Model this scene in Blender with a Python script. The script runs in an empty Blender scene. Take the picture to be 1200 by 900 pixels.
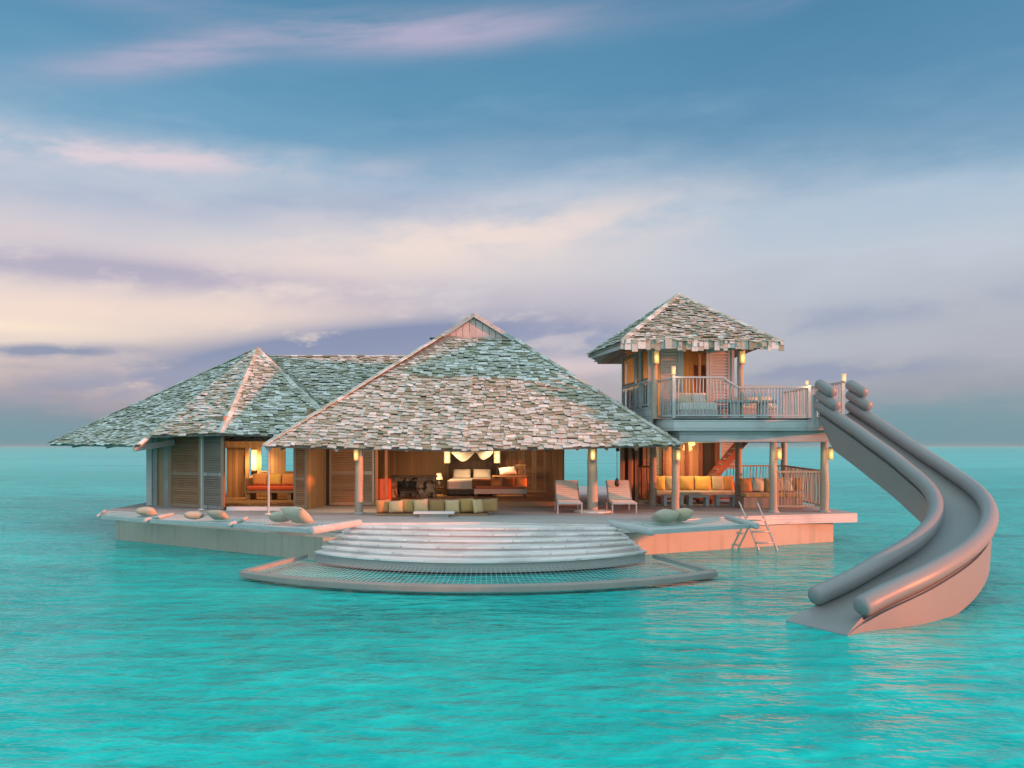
import bpy, math, random
from mathutils import Vector, Matrix
R = math.radians
random.seed(7)
sc = bpy.context.scene
COL = sc.collection

# ------------------------------------------------------------------ camera, sky, sun, exposure
cam = bpy.data.cameras.new('camera')
camo = bpy.data.objects.new('camera', cam); COL.objects.link(camo)
camo.location = (0, 0, 3.1); camo.rotation_euler = (R(90), 0, 0)
cam.lens = 30; cam.sensor_width = 36; cam.shift_y = 73/1200
cam.clip_end = 60000; sc.camera = camo
sc.view_settings.view_transform = 'Standard'; sc.view_settings.look = 'None'
sc.view_settings.exposure = 1.0; sc.view_settings.gamma = 1
sc.cycles.use_denoising = True
sc.cycles.max_bounces = 6; sc.cycles.diffuse_bounces = 3; sc.cycles.glossy_bounces = 3
sc.cycles.caustics_reflective = False; sc.cycles.caustics_refractive = False
sc.cycles.sample_clamp_indirect = 4

def lin(r, g, b):
    f = lambda c: (c/255)/12.92 if c <= 10 else ((c/255 + .055)/1.055)**2.4
    return (f(r), f(g), f(b), 1)

class NT:
    """small helper around a node tree"""
    def __init__(s, tree): s.t = tree; s.t.nodes.clear()
    def n(s, typ, ins=None, **props):
        nd = s.t.nodes.new(typ)
        for k, v in props.items(): setattr(nd, k, v)
        for k, v in (ins or {}).items(): s.put(nd, k, v)
        return nd
    def put(s, nd, k, v):
        sock = nd.inputs[k]
        if isinstance(v, bpy.types.NodeSocket): s.t.links.new(v, sock)
        elif isinstance(v, bpy.types.Node): s.t.links.new(v.outputs[0], sock)
        else: sock.default_value = v
    def m(s, op, a, b=None, c=None, clamp=False):
        nd = s.t.nodes.new('ShaderNodeMath'); nd.operation = op; nd.use_clamp = clamp
        for i, v in enumerate((a, b, c)):
            if v is not None: s.put(nd, i, v)
        return nd.outputs[0]
    def ss(s, x, lo, hi):
        nd = s.t.nodes.new('ShaderNodeMapRange'); nd.interpolation_type = 'SMOOTHSTEP'
        s.put(nd, 0, x); s.put(nd, 1, lo); s.put(nd, 2, hi); return nd.outputs[0]
    def mix(s, f, a, b, mode='MIX'):
        nd = s.t.nodes.new('ShaderNodeMix'); nd.data_type = 'RGBA'; nd.blend_type = mode
        s.put(nd, 0, f); s.put(nd, 6, a); s.put(nd, 7, b); return nd.outputs[2]
    def ramp(s, f, stops, interp='LINEAR'):
        nd = s.t.nodes.new('ShaderNodeValToRGB'); cr = nd.color_ramp; cr.interpolation = interp
        while len(cr.elements) < len(stops): cr.elements.new(.5)
        for e, (p, c) in zip(cr.elements, stops): e.position = p; e.color = c
        s.put(nd, 0, f); return nd.outputs[0]
    def vec(s, x, y, z):
        return s.n('ShaderNodeCombineXYZ', {0: x, 1: y, 2: z}).outputs[0]
    def noise(s, v, scale, detail=3, rough=.5, dim='3D'):
        nd = s.n('ShaderNodeTexNoise', {'Vector': v, 'Scale': scale, 'Detail': detail, 'Roughness': rough}, noise_dimensions=dim)
        return nd.outputs[0]

SUN_TO = Vector((1, -0.31, 0.0)).normalized()
SUN_EL = R(6)
SUN_DIR = (SUN_TO*math.cos(SUN_EL) + Vector((0, 0, math.sin(SUN_EL))))
w = bpy.data.worlds.new('World'); sc.world = w; w.use_nodes = True
t = NT(w.node_tree)
d = t.n('ShaderNodeTexCoord').outputs['Generated']
sp = t.n('ShaderNodeSeparateXYZ', {0: d}); x, y, z = sp.outputs
az = t.m('ARCTAN2', x, y)
hyp = t.m('SQRT', t.m('ADD', t.m('MULTIPLY', x, x), t.m('ADD', t.m('MULTIPLY', y, y), 1e-4)))
q0 = t.m('DIVIDE', z, hyp)
# the cloud sheets are long flat streaks rising a little towards the east
tilt = t.m('ADD', q0, t.m('MULTIPLY', az, -.03))
n1 = t.noise(t.vec(t.m('MULTIPLY', az, 2.8), t.m('MULTIPLY', tilt, 9), 3.1), 1.0, 6, .58)
n2 = t.noise(t.vec(t.m('MULTIPLY', az, 5), t.m('MULTIPLY', tilt, 30), 9.7), 1.0, 5, .6)
n3 = t.noise(t.vec(t.m('MULTIPLY', az, 1.2), t.m('MULTIPLY', tilt, 3.5), 1.7), 1.0, 3, .5)
n5 = t.noise(t.vec(t.m('MULTIPLY', az, 8), t.m('MULTIPLY', tilt, 20), 12.2), 1.0, 7, .62)
q = t.m('ADD', t.m('ADD', q0, t.m('MULTIPLY', t.m('SUBTRACT', n5, .5), .05)), t.m('ADD', t.m('MULTIPLY', t.m('SUBTRACT', n1, .5), .10), t.m('MULTIPLY', t.m('SUBTRACT', n2, .5), .04)))
qq = t.m('DIVIDE', q, .6, clamp=True)
st = lambda L: [(p/.6, lin(*c)) for p, c in L]
rl = t.ramp(qq, st([(0, (100, 148, 166)), (.022, (112, 142, 163)), (.05, (158, 150, 168)), (.085, (214, 190, 188)), (.12, (232, 210, 200)), (.20, (214, 200, 206)), (.26, (190, 196, 211)), (.31, (156, 182, 205)), (.36, (108, 158, 190)), (.43, (84, 143, 178)), (.54, (72, 132, 168))]))
rc = t.ramp(qq, st([(0, (100, 150, 168)), (.025, (118, 146, 165)), (.06, (178, 166, 178)), (.10, (190, 180, 192)), (.16, (206, 197, 205)), (.22, (211, 206, 212)), (.28, (184, 196, 213)), (.33, (138, 170, 198)), (.40, (90, 146, 180)), (.54, (70, 130, 166))]))
rr = t.ramp(qq, st([(0, (100, 150, 165)), (.03, (110, 148, 166)), (.06, (150, 155, 172)), (.10, (172, 174, 188)), (.14, (180, 183, 196)), (.20, (192, 199, 212)), (.27, (176, 194, 213)), (.33, (122, 162, 192)), (.40, (86, 140, 176)), (.54, (66, 126, 162))]))
c = t.mix(t.ss(az, -.30, -.02), rl, rc)
c = t.mix(t.ss(az, .02, .34), c, rr)
def blob(p, qv, wp, wq, slope=0.0):
    a = t.m('DIVIDE', t.m('SUBTRACT', az, p), wp)
    b = t.m('DIVIDE', t.m('SUBTRACT', t.m('SUBTRACT', q0, qv), t.m('MULTIPLY', t.m('SUBTRACT', az, p), slope)), wq)
    r2 = t.m('ADD', t.m('MULTIPLY', a, a), t.m('MULTIPLY', b, b))
    return t.m('EXPONENT', t.m('MULTIPLY', r2, -1.0))
def cloud(c, col, p, qv, wp, wq, slope, amt, lo=.35, hi=.62, nz=None):
    msk = t.m('MULTIPLY', t.m('MULTIPLY', blob(p, qv, wp, wq, slope), t.ss(nz or n1, lo, hi)), amt, clamp=True)
    return t.mix(msk, c, lin(*col))
nb = t.noise(t.vec(t.m('MULTIPLY', az, 3.4), t.m('MULTIPLY', t.m('SUBTRACT', q0, t.m('MULTIPLY', az, .16)), 22), 5.3), 1.0, 5, .6)
n4 = t.noise(t.vec(t.m('MULTIPLY', az, 9), t.m('MULTIPLY', t.m('SUBTRACT', q0, t.m('MULTIPLY', az, .10)), 24), 2.2), 1.0, 7, .6)
c = cloud(c, (186, 176, 200), -.36, .434, .13, .020, .34, 1.1, .25, .75, nb)
c = cloud(c, (176, 172, 198), -.10, .482, .19, .024, .10, 1.2, .2, .65, nb)
c = cloud(c, (150, 158, 188), -.36, .475, .16, .020, .0, .6, .3, .75, nb)
c = cloud(c, (128, 148, 182), .42, .505, .22, .016, .06, .7, .3, .7, nb)
c = cloud(c, (74, 128, 166), .25, .38, .26, .05, .0, .6, .2, .7)
c = cloud(c, (222, 206, 214), -.46, .308, .24, .017, .05, 1.2, .3, .62, n4)
c = cloud(c, (160, 170, 198), -.30, .270, .32, .020, .04, .9, .25, .6, n1)
c = cloud(c, (240, 220, 213), -.06, .240, .26, .034, .12, 1.1, .28, .62, n4)
c = cloud(c, (238, 216, 208), -.24, .200, .22, .030, .10, .9, .25, .65, n1)
c = cloud(c, (178, 168, 190), -.44, .186, .22, .018, -.02, 1.2, .3, .58, n4)
c = cloud(c, (192, 180, 196), -.16, .172, .22, .020, .02, .9, .3, .6, n4)
c = cloud(c, (243, 215, 203), -.46, .143, .26, .018, .03, 1.2, .25, .6, n1)
c = cloud(c, (250, 224, 204), -.58, .122, .14, .008, .0, 1.1, .2, .6, n1)
c = cloud(c, (130, 138, 174), -.19, .108, .22, .028, .13, 2.0, .29, .50, n4)
c = cloud(c, (142, 146, 178), -.33, .078, .16, .014, .12, 1.7, .36, .55, n4)
c = cloud(c, (134, 140, 172), -.50, .098, .09, .008, .04, 1.2, .42, .66, n4)
c = cloud(c, (146, 150, 184), .05, .122, .09, .020, .05, 1.8, .40, .58, n4)
c = cloud(c, (226, 204, 206), .04, .095, .12, .014, .0, .8, .3, .6, n4)
c = cloud(c, (146, 153, 182), .36, .082, .10, .010, .02, 1.6, .38, .56, n4)
c = cloud(c, (160, 167, 190), .30, .135, .26, .014, .08, 1.2, .36, .6, n4)
# unseen sky overhead and behind the camera, brightened and teal-tinted as added fill
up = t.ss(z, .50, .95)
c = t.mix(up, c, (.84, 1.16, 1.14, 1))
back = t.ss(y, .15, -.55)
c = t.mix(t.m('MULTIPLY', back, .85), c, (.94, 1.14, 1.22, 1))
dot = t.n('ShaderNodeVectorMath', {0: d, 1: tuple(SUN_DIR)}, operation='DOT_PRODUCT').outputs['Value']
glow = t.m('POWER', t.m('MAXIMUM', dot, 0), 60)
c = t.mix(t.m('MULTIPLY', glow, .8), c, (2.2, 1.0, .5, 1))
# below the horizon
c = t.mix(t.ss(z, .0, -.02), c, (.12, .38, .40, 1))
nish = t.n('ShaderNodeTexSky', sky_type='NISHITA', sun_disc=False, sun_elevation=SUN_EL, sun_rotation=math.atan2(SUN_TO.x, SUN_TO.y))
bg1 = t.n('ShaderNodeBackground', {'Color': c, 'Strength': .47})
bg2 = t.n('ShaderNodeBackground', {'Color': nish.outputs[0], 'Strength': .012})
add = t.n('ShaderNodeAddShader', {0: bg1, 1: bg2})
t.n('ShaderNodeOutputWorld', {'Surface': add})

sl = bpy.data.lights.new('sun', 'SUN'); sl.energy = 3.1; sl.angle = R(1.6); sl.color = (1.0, .205, .07)
so = bpy.data.objects.new('sun', sl); COL.objects.link(so)
so.rotation_euler = (-SUN_DIR).to_track_quat('-Z', 'Y').to_euler()

# ------------------------------------------------------------------ materials
def newmat(name):
    m = bpy.data.materials.new(name); m.use_nodes = True
    return m, NT(m.node_tree)
def finish(t, col, rough=.7, bump=None, bstr=.3, bdist=.02, **kw):
    ins = {'Base Color': col, 'Roughness': rough}
    ins.update(kw)
    b = t.n('ShaderNodeBsdfPrincipled', ins)
    if bump is not None:
        bp = t.n('ShaderNodeBump', {'Strength': bstr, 'Distance': bdist, 'Height': bump})
        t.put(b, 'Normal', bp)
    t.n('ShaderNodeOutputMaterial', {'Surface': b})
def c4(c): return (c[0], c[1], c[2], 1)
def mat_plank(name, c1, c2, wdt=.14, axis='v', rough=.65, gap=.07, stain=.35):
    """boards: 'v' stand upright, 'h' lie level on a wall, 'x' run along X on a floor, 'y' along Y"""
    m, t = newmat(name)
    o = t.n('ShaderNodeTexCoord').outputs['Object']
    X, Y, Z = t.n('ShaderNodeSeparateXYZ', {0: o}).outputs
    xy = t.m('ADD', X, Y)
    if axis == 'v': s, g = xy, t.vec(t.m('MULTIPLY', X, 26), t.m('MULTIPLY', Y, 26), t.m('MULTIPLY', Z, 1.6))
    elif axis == 'h': s, g = Z, t.vec(t.m('MULTIPLY', X, 1.6), t.m('MULTIPLY', Y, 1.6), t.m('MULTIPLY', Z, 30))
    elif axis == 'x': s, g = Y, t.vec(t.m('MULTIPLY', X, 1.2), t.m('MULTIPLY', Y, 22), t.m('MULTIPLY', Z, 22))
    else: s, g = X, t.vec(t.m('MULTIPLY', X, 22), t.m('MULTIPLY', Y, 1.2), t.m('MULTIPLY', Z, 22))
    u = t.m('DIVIDE', s, wdt); k = t.m('FLOOR', u); fr = t.m('FRACT', u)
    wn = t.n('ShaderNodeTexWhiteNoise', {'W': k}, noise_dimensions='1D').outputs[0]
    gn = t.noise(g, 1.0, 4, .6)
    st_ = t.noise(o, .9, 3, .6)
    f = t.m('ADD', t.m('MULTIPLY', wn, .55), t.m('MULTIPLY', gn, .5), clamp=True)
    col = t.mix(f, c4(c1), c4(c2))
    col = t.mix(t.m('MULTIPLY', t.ss(st_, .45, .7), stain), col, c4([v*.5 for v in c1]))
    gp = t.m('LESS_THAN', fr, gap)
    col = t.mix(t.m('MULTIPLY', gp, .75), col, c4([v*.25 for v in c1]))
    h = t.m('SUBTRACT', t.m('MULTIPLY', gn, .25), gp)
    finish(t, col, rough, h, .5, .012)
    return m
def mat_wood(name, c1, c2, rough=.65, sc_=(14, 14, 2)):
    """loose timber: each piece its own tone"""
    m, t = newmat(name)
    o = t.n('ShaderNodeTexCoord').outputs['Object']
    mp = t.n('ShaderNodeMapping', {'Vector': o, 'Scale': sc_}).outputs[0]
    gn = t.noise(mp, 1.0, 5, .6); blot = t.noise(o, 2.3, 3, .6)
    rnd = t.n('ShaderNodeNewGeometry').outputs['Random Per Island']
    f = t.m('ADD', t.m('MULTIPLY', rnd, .4), t.m('ADD', t.m('MULTIPLY', gn, .45), t.m('MULTIPLY', t.m('SUBTRACT', blot, .5), .7)), clamp=True)
    finish(t, t.mix(f, c4(c1), c4(c2)), rough, gn, .35, .01)
    return m
def mat_plain(name, c, rough=.5, var=.12, nscale=6, bump=.15, **kw):
    m, t = newmat(name)
    o = t.n('ShaderNodeTexCoord').outputs['Object']
    n_ = t.noise(o, nscale, 5, .6); n2_ = t.noise(o, nscale*12, 2, .5)
    col = t.mix(n_, c4([v*(1-var) for v in c]), c4([min(1, v*(1+var)) for v in c]))
    finish(t, col, rough, t.m('ADD', n2_, n_), bump, .008, **kw)
    return m
def mat_fabric(name, c, var=.15):
    m, t = newmat(name)
    o = t.n('ShaderNodeTexCoord').outputs['Object']
    n_ = t.noise(o, 5, 4, .6); wv = t.noise(o, 160, 1, .5)
    col = t.mix(n_, c4([v*(1-var) for v in c]), c4([min(1, v*(1+var)) for v in c]))
    finish(t, col, .9, t.m('ADD', t.m('MULTIPLY', wv, .3), n_), .35, .02, **{'Sheen Weight': .25})
    return m
def mat_emit(name, c, strength, base=(.8, .7, .5)):
    m, t = newmat(name)
    o = t.n('ShaderNodeTexCoord').outputs['Object']
    n_ = t.noise(o, 7, 2, .5)
    col = t.mix(n_, c4([v*.8 for v in c]), c4(c))
    b = t.n('ShaderNodeBsdfPrincipled', {'Base Color': c4(base), 'Roughness': .6, 'Emission Color': col, 'Emission Strength': strength})
    t.n('ShaderNodeOutputMaterial', {'Surface': b})
    return m
def mat_shingle(name):
    m, t = newmat(name)
    o = t.n('ShaderNodeTexCoord').outputs['Object']
    rnd = t.n('ShaderNodeNewGeometry').outputs['Random Per Island']
    col = t.ramp(rnd, [(0, (.24, .24, .165, 1)), (.14, (.34, .345, .255, 1)), (.34, (.45, .46, .39, 1)), (.58, (.53, .545, .50, 1)), (.82, (.63, .65, .625, 1)), (1, (.80, .82, .80, 1))])
    gr = t.noise(o, 9, 5, .65); lich = t.noise(o, 1.1, 4, .6)
    col = t.mix(t.m('MULTIPLY', t.ss(gr, .52, .75), .5), col, (.16, .17, .13, 1))
    col = t.mix(t.m('MULTIPLY', t.ss(lich, .5, .72), .35), col, (.34, .40, .34, 1))
    finish(t, col, .8, gr, .5, .015)
    return m

M = {}
M['shingle'] = mat_shingle('shingle')
M['roofboard'] = mat_plank('roof_boarding', (.12, .12, .10), (.26, .27, .25), .16, 'v')
M['post'] = mat_wood('weathered_post', (.25, .20, .15), (.50, .43, .35), .75, (16, 16, 1.5))
M['greywood'] = mat_wood('grey_timber', (.34, .38, .38), (.58, .62, .62), .7, (6, 6, 6))
M['greyplank'] = mat_plank('grey_planks', (.24, .25, .24), (.44, .45, .42), .13, 'v')
M['fascia'] = mat_plank('fascia_boards', (.42, .47, .47), (.60, .65, .65), .21, 'h', .7, .05)
M['deck'] = mat_plank('deck_boards', (.34, .315, .31), (.58, .54, .53), .14, 'x', .7, .06, .25)
M['stepwood'] = mat_plank('step_boards', (.56, .53, .52), (.86, .82, .81), .10, 'h', .7, .05, .35)
def mat_tread():
    """boards bent round the curve of the stair"""
    m, t = newmat('curved_tread_boards')
    o = t.n('ShaderNodeTexCoord').outputs['Object']
    X, Y, Z = t.n('ShaderNodeSeparateXYZ', {0: o}).outputs
    a, b_ = t.m('SUBTRACT', X, .15), t.m('ADD', Y, 4.2)
    rad = t.m('SQRT', t.m('ADD', t.m('MULTIPLY', a, a), t.m('MULTIPLY', b_, b_)))
    an = t.m('ARCTAN2', a, b_)
    u = t.m('DIVIDE', rad, .12); k = t.m('FLOOR', u); fr = t.m('FRACT', u)
    seg = t.m('FLOOR', t.m('ADD', t.m('MULTIPLY', an, 3.2), t.m('MULTIPLY', k, .37)))
    wn = t.n('ShaderNodeTexWhiteNoise', {'Vector': t.vec(k, seg, t.m('FLOOR', t.m('MULTIPLY', Z, 9)))}, noise_dimensions='3D').outputs[0]
    gn = t.noise(t.vec(t.m('MULTIPLY', rad, 30), t.m('MULTIPLY', an, 6), t.m('MULTIPLY', Z, 20)), 1.0, 5, .62)
    bl = t.noise(o, .8, 4, .6)
    f = t.m('ADD', t.m('MULTIPLY', wn, .5), t.m('MULTIPLY', gn, .55), clamp=True)
    col = t.mix(f, (.58, .55, .54, 1), (.94, .91, .90, 1))
    col = t.mix(t.m('MULTIPLY', t.ss(bl, .5, .75), .45), col, (.36, .34, .33, 1))
    gp = t.m('LESS_THAN', fr, .06)
    col = t.mix(t.m('MULTIPLY', gp, .35), col, (.2, .19, .18, 1))
    finish(t, col, .7, t.m('SUBTRACT', t.m('MULTIPLY', gn, .3), gp), .4, .01)
    return m
M['treadwood'] = mat_tread()
M['floorwood'] = mat_plank('floor_boards', (.26, .15, .075), (.42, .26, .14), .16, 'x', .45, .04, .1)
M['warm'] = mat_plank('warm_planks', (.27, .155, .07), (.46, .29, .145), .15, 'v', .55, .05, .15)
M['brown'] = mat_plank('brown_planks', (.22, .115, .055), (.47, .27, .135), .13, 'v', .55, .06, .2)
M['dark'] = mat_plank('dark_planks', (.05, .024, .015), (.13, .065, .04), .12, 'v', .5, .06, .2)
M['louvre'] = mat_wood('louvre_wood', (.20, .10, .05), (.42, .235, .12), .65, (2, 2, 20))
M['louvregrey'] = mat_wood('grey_louvre_wood', (.17, .145, .12), (.30, .26, .215), .65, (2, 2, 20))
M['louvrepale'] = mat_wood('pale_louvre_wood', (.45, .40, .40), (.68, .62, .61), .6, (2, 2, 20))
M['frame'] = mat_wood('frame_wood', (.20, .14, .09), (.38, .27, .18), .6, (12, 12, 2))
M['orangewood'] = mat_wood('orange_wood', (.48, .14, .04), (.62, .21, .07), .45, (10, 10, 2))
M['cabinetred'] = mat_wood('cabinet_paint', (.58, .13, .05), (.70, .19, .08), .45, (10, 10, 2))
M['redwood'] = mat_wood('red_wood', (.30, .08, .045), (.46, .15, .08), .5, (10, 10, 2))
M['concrete'] = mat_plain('hull_render', (.42, .40, .35), .75, .14, 1.3, .2)
def mat_hull():
    m, t = newmat('hull_with_waterline')
    o = t.n('ShaderNodeTexCoord').outputs['Object']
    X, Y, Z = t.n('ShaderNodeSeparateXYZ', {0: o}).outputs
    n_ = t.noise(o, 1.3, 5, .6); dr_ = t.noise(t.vec(t.m('MULTIPLY', X, 5), t.m('MULTIPLY', Y, 5), t.m('MULTIPLY', Z, .5)), 1.0, 4, .6)
    col = t.mix(n_, (.43, .38, .32, 1), (.53, .48, .41, 1))
    col = t.mix(t.m('MULTIPLY', t.ss(dr_, .5, .72), .35), col, (.25, .24, .20, 1))
    zz = t.m('ADD', t.m('ADD', Z, .95), t.m('MULTIPLY', t.m('SUBTRACT', dr_, .5), .14))
    col = t.mix(t.m('MULTIPLY', t.ss(zz, .24, .04), .75), col, (.20, .25, .19, 1))
    finish(t, col, .7, t.noise(o, 14, 3, .5), .25, .01)
    return m
M['hull'] = mat_hull()
M['slide'] = mat_plain('slide_shell', (.265, .265, .265), .42, .05, 1.2, .03)
M['slidetube'] = mat_plain('slide_padding', (.255, .26, .265), .42, .05, 1.4, .03)
M['slidedark'] = mat_plain('slide_seam', (.07, .075, .08), .6, .05, 2, .03)
M['net'] = mat_plain('net_rope', (.66, .68, .68), .8, .1, 9, .1)
M['beam'] = mat_wood('grey_beam', (.30, .29, .28), (.48, .46, .44), .7, (6, 6, 6))
M['netframe'] = mat_wood('net_frame_beam', (.28, .25, .23), (.44, .40, .37), .7, (6, 6, 6))
M['metal'] = mat_plain('pale_metal', (.50, .48, .46), .35, .05, 6, .03, Metallic=.4)
M['black'] = mat_plain('black_metal', (.025, .025, .025), .4, .1, 6, .05)
M['ropecord'] = mat_plain('cord', (.10, .09, .08), .8, .1, 6, .05)
M['white'] = mat_fabric('white_linen', (.78, .75, .70), .06)
M['gauze'] = mat_fabric('gauze', (.80, .78, .72), .05)
M['cream'] = mat_fabric('cream_fabric', (.70, .62, .45), .1)
M['olive'] = mat_fabric('olive_fabric', (.36, .22, .08), .15)
M['mustard'] = mat_fabric('mustard_fabric', (.47, .30, .10), .15)
M['yellow'] = mat_fabric('yellow_fabric', (.66, .43, .11), .1)
M['orangefab'] = mat_fabric('orange_fabric', (.60, .27, .09), .15)
M['redfab'] = mat_fabric('red_fabric', (.66, .10, .03), .12)
M['sage'] = mat_fabric('sage_fabric', (.42, .40, .31), .12)
M['palegold'] = mat_fabric('pale_gold_fabric', (.60, .45, .24), .1)
M['sand'] = mat_fabric('sand_fabric', (.48, .46, .36), .12)
M['tan'] = mat_fabric('tan_fabric', (.50, .42, .29), .12)
M['throw'] = mat_fabric('brown_throw', (.30, .11, .035), .2)
M['seatpad'] = mat_fabric('seat_pad', (.54, .49, .38), .1)
M['wicker'] = mat_wood('wicker', (.24, .19, .15), (.46, .39, .32), .8, (30, 30, 30))
M['sling'] = mat_fabric('lounger_sling', (.74, .64, .56), .08)
M['slab'] = mat_plain('table_slab', (.78, .75, .74), .5, .06, 4, .05)
M['leafm'] = mat_plain('leaf', (.07, .14, .03), .5, .4, 8, .1)
M['lantern'] = mat_emit('lantern_glow', (1.0, .68, .26), .19, (.24, .19, .09))
M['lampglow'] = mat_emit('lamp_glow', (1.0, .74, .38), .33, (.2, .16, .1))
M['lampwarm'] = mat_emit('lamp_warm', (1.0, .52, .10), .9)

def mat_log():
    m, t = newmat('log_stack')
    o = t.n('ShaderNodeTexCoord').outputs['Object']
    v = t.n('ShaderNodeTexVoronoi', {'Vector': o, 'Scale': 6.5})
    dd = v.outputs['Distance']; cc = v.outputs['Color']
    g = t.n('ShaderNodeSeparateColor', {0: cc}).outputs[0]
    col = t.mix(g, (.24, .18, .12, 1), (.52, .42, .31, 1))
    col = t.mix(t.ss(dd, .55, .78), col, (.03, .022, .015, 1))
    finish(t, col, .8, t.m('MULTIPLY', dd, -1), .6, .03)
    return m
M['log'] = mat_log()

def mat_water():
    m, t = newmat('lagoon_water')
    o = t.n('ShaderNodeTexCoord').outputs['Object']
    X, Y, Z = t.n('ShaderNodeSeparateXYZ', {0: o}).outputs
    sw = t.vec(t.m('MULTIPLY', X, .55), Y, 0)
    # ripples
    a = t.noise(sw, 1.1, 3, .5); b = t.noise(sw, 3.1, 3, .55); e = t.noise(t.vec(t.m('MULTIPLY', X, .3), Y, 2.0), .33, 2, .5)
    h = t.m('ADD', t.m('MULTIPLY', a, .55), t.m('ADD', t.m('MULTIPLY', b, .42), t.m('MULTIPLY', e, .9)))
    # sandy bed patches, plus caustic glints and wave-crest light painted into the colour
    p1 = t.noise(t.vec(t.m('MULTIPLY', X, .5), Y, 4.4), .10, 4, .6)
    p2 = t.noise(t.vec(t.m('MULTIPLY', X, .45), Y, 7.7), .6, 4, .6)
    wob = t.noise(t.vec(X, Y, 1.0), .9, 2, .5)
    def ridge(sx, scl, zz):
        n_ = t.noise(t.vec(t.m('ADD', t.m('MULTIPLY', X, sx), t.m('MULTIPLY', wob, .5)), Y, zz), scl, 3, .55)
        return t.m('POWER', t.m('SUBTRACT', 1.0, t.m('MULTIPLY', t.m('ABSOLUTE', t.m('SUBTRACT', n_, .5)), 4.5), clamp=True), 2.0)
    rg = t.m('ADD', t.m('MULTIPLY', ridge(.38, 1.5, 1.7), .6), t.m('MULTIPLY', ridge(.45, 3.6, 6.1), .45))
    f = t.m('ADD', t.m('MULTIPLY', p1, .45), t.m('ADD', t.m('MULTIPLY', p2, .34), t.m('MULTIPLY', b, .30)))
    col = t.ramp(t.ss(f, .38, .72), [(0, (.0002, .20, .20, 1)), (.32, (.0003, .33, .315, 1)), (.6, (.0003, .42, .395, 1)), (.85, (.0006, .52, .485, 1)), (1, (.006, .66, .61, 1))])
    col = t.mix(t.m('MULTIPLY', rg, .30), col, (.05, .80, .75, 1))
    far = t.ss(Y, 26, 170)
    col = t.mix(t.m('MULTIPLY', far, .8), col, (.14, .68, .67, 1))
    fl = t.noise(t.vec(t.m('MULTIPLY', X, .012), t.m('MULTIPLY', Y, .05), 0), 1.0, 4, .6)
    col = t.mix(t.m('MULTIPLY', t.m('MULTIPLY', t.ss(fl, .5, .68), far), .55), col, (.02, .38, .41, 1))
    bp = t.n('ShaderNodeBump', {'Strength': .9, 'Distance': .26, 'Height': h})
    fr = t.n('ShaderNodeFresnel', {'IOR': 1.33, 'Normal': bp}).outputs[0]
    fac = t.m('MINIMUM', t.m('MULTIPLY', t.m('POWER', fr, 1.2), .85), .46)
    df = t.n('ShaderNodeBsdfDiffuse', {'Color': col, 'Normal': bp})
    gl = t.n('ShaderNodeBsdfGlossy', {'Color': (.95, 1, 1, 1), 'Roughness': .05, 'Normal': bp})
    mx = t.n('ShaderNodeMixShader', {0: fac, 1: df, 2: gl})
    t.n('ShaderNodeOutputMaterial', {'Surface': mx})
    return m
M['water'] = mat_water()

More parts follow.
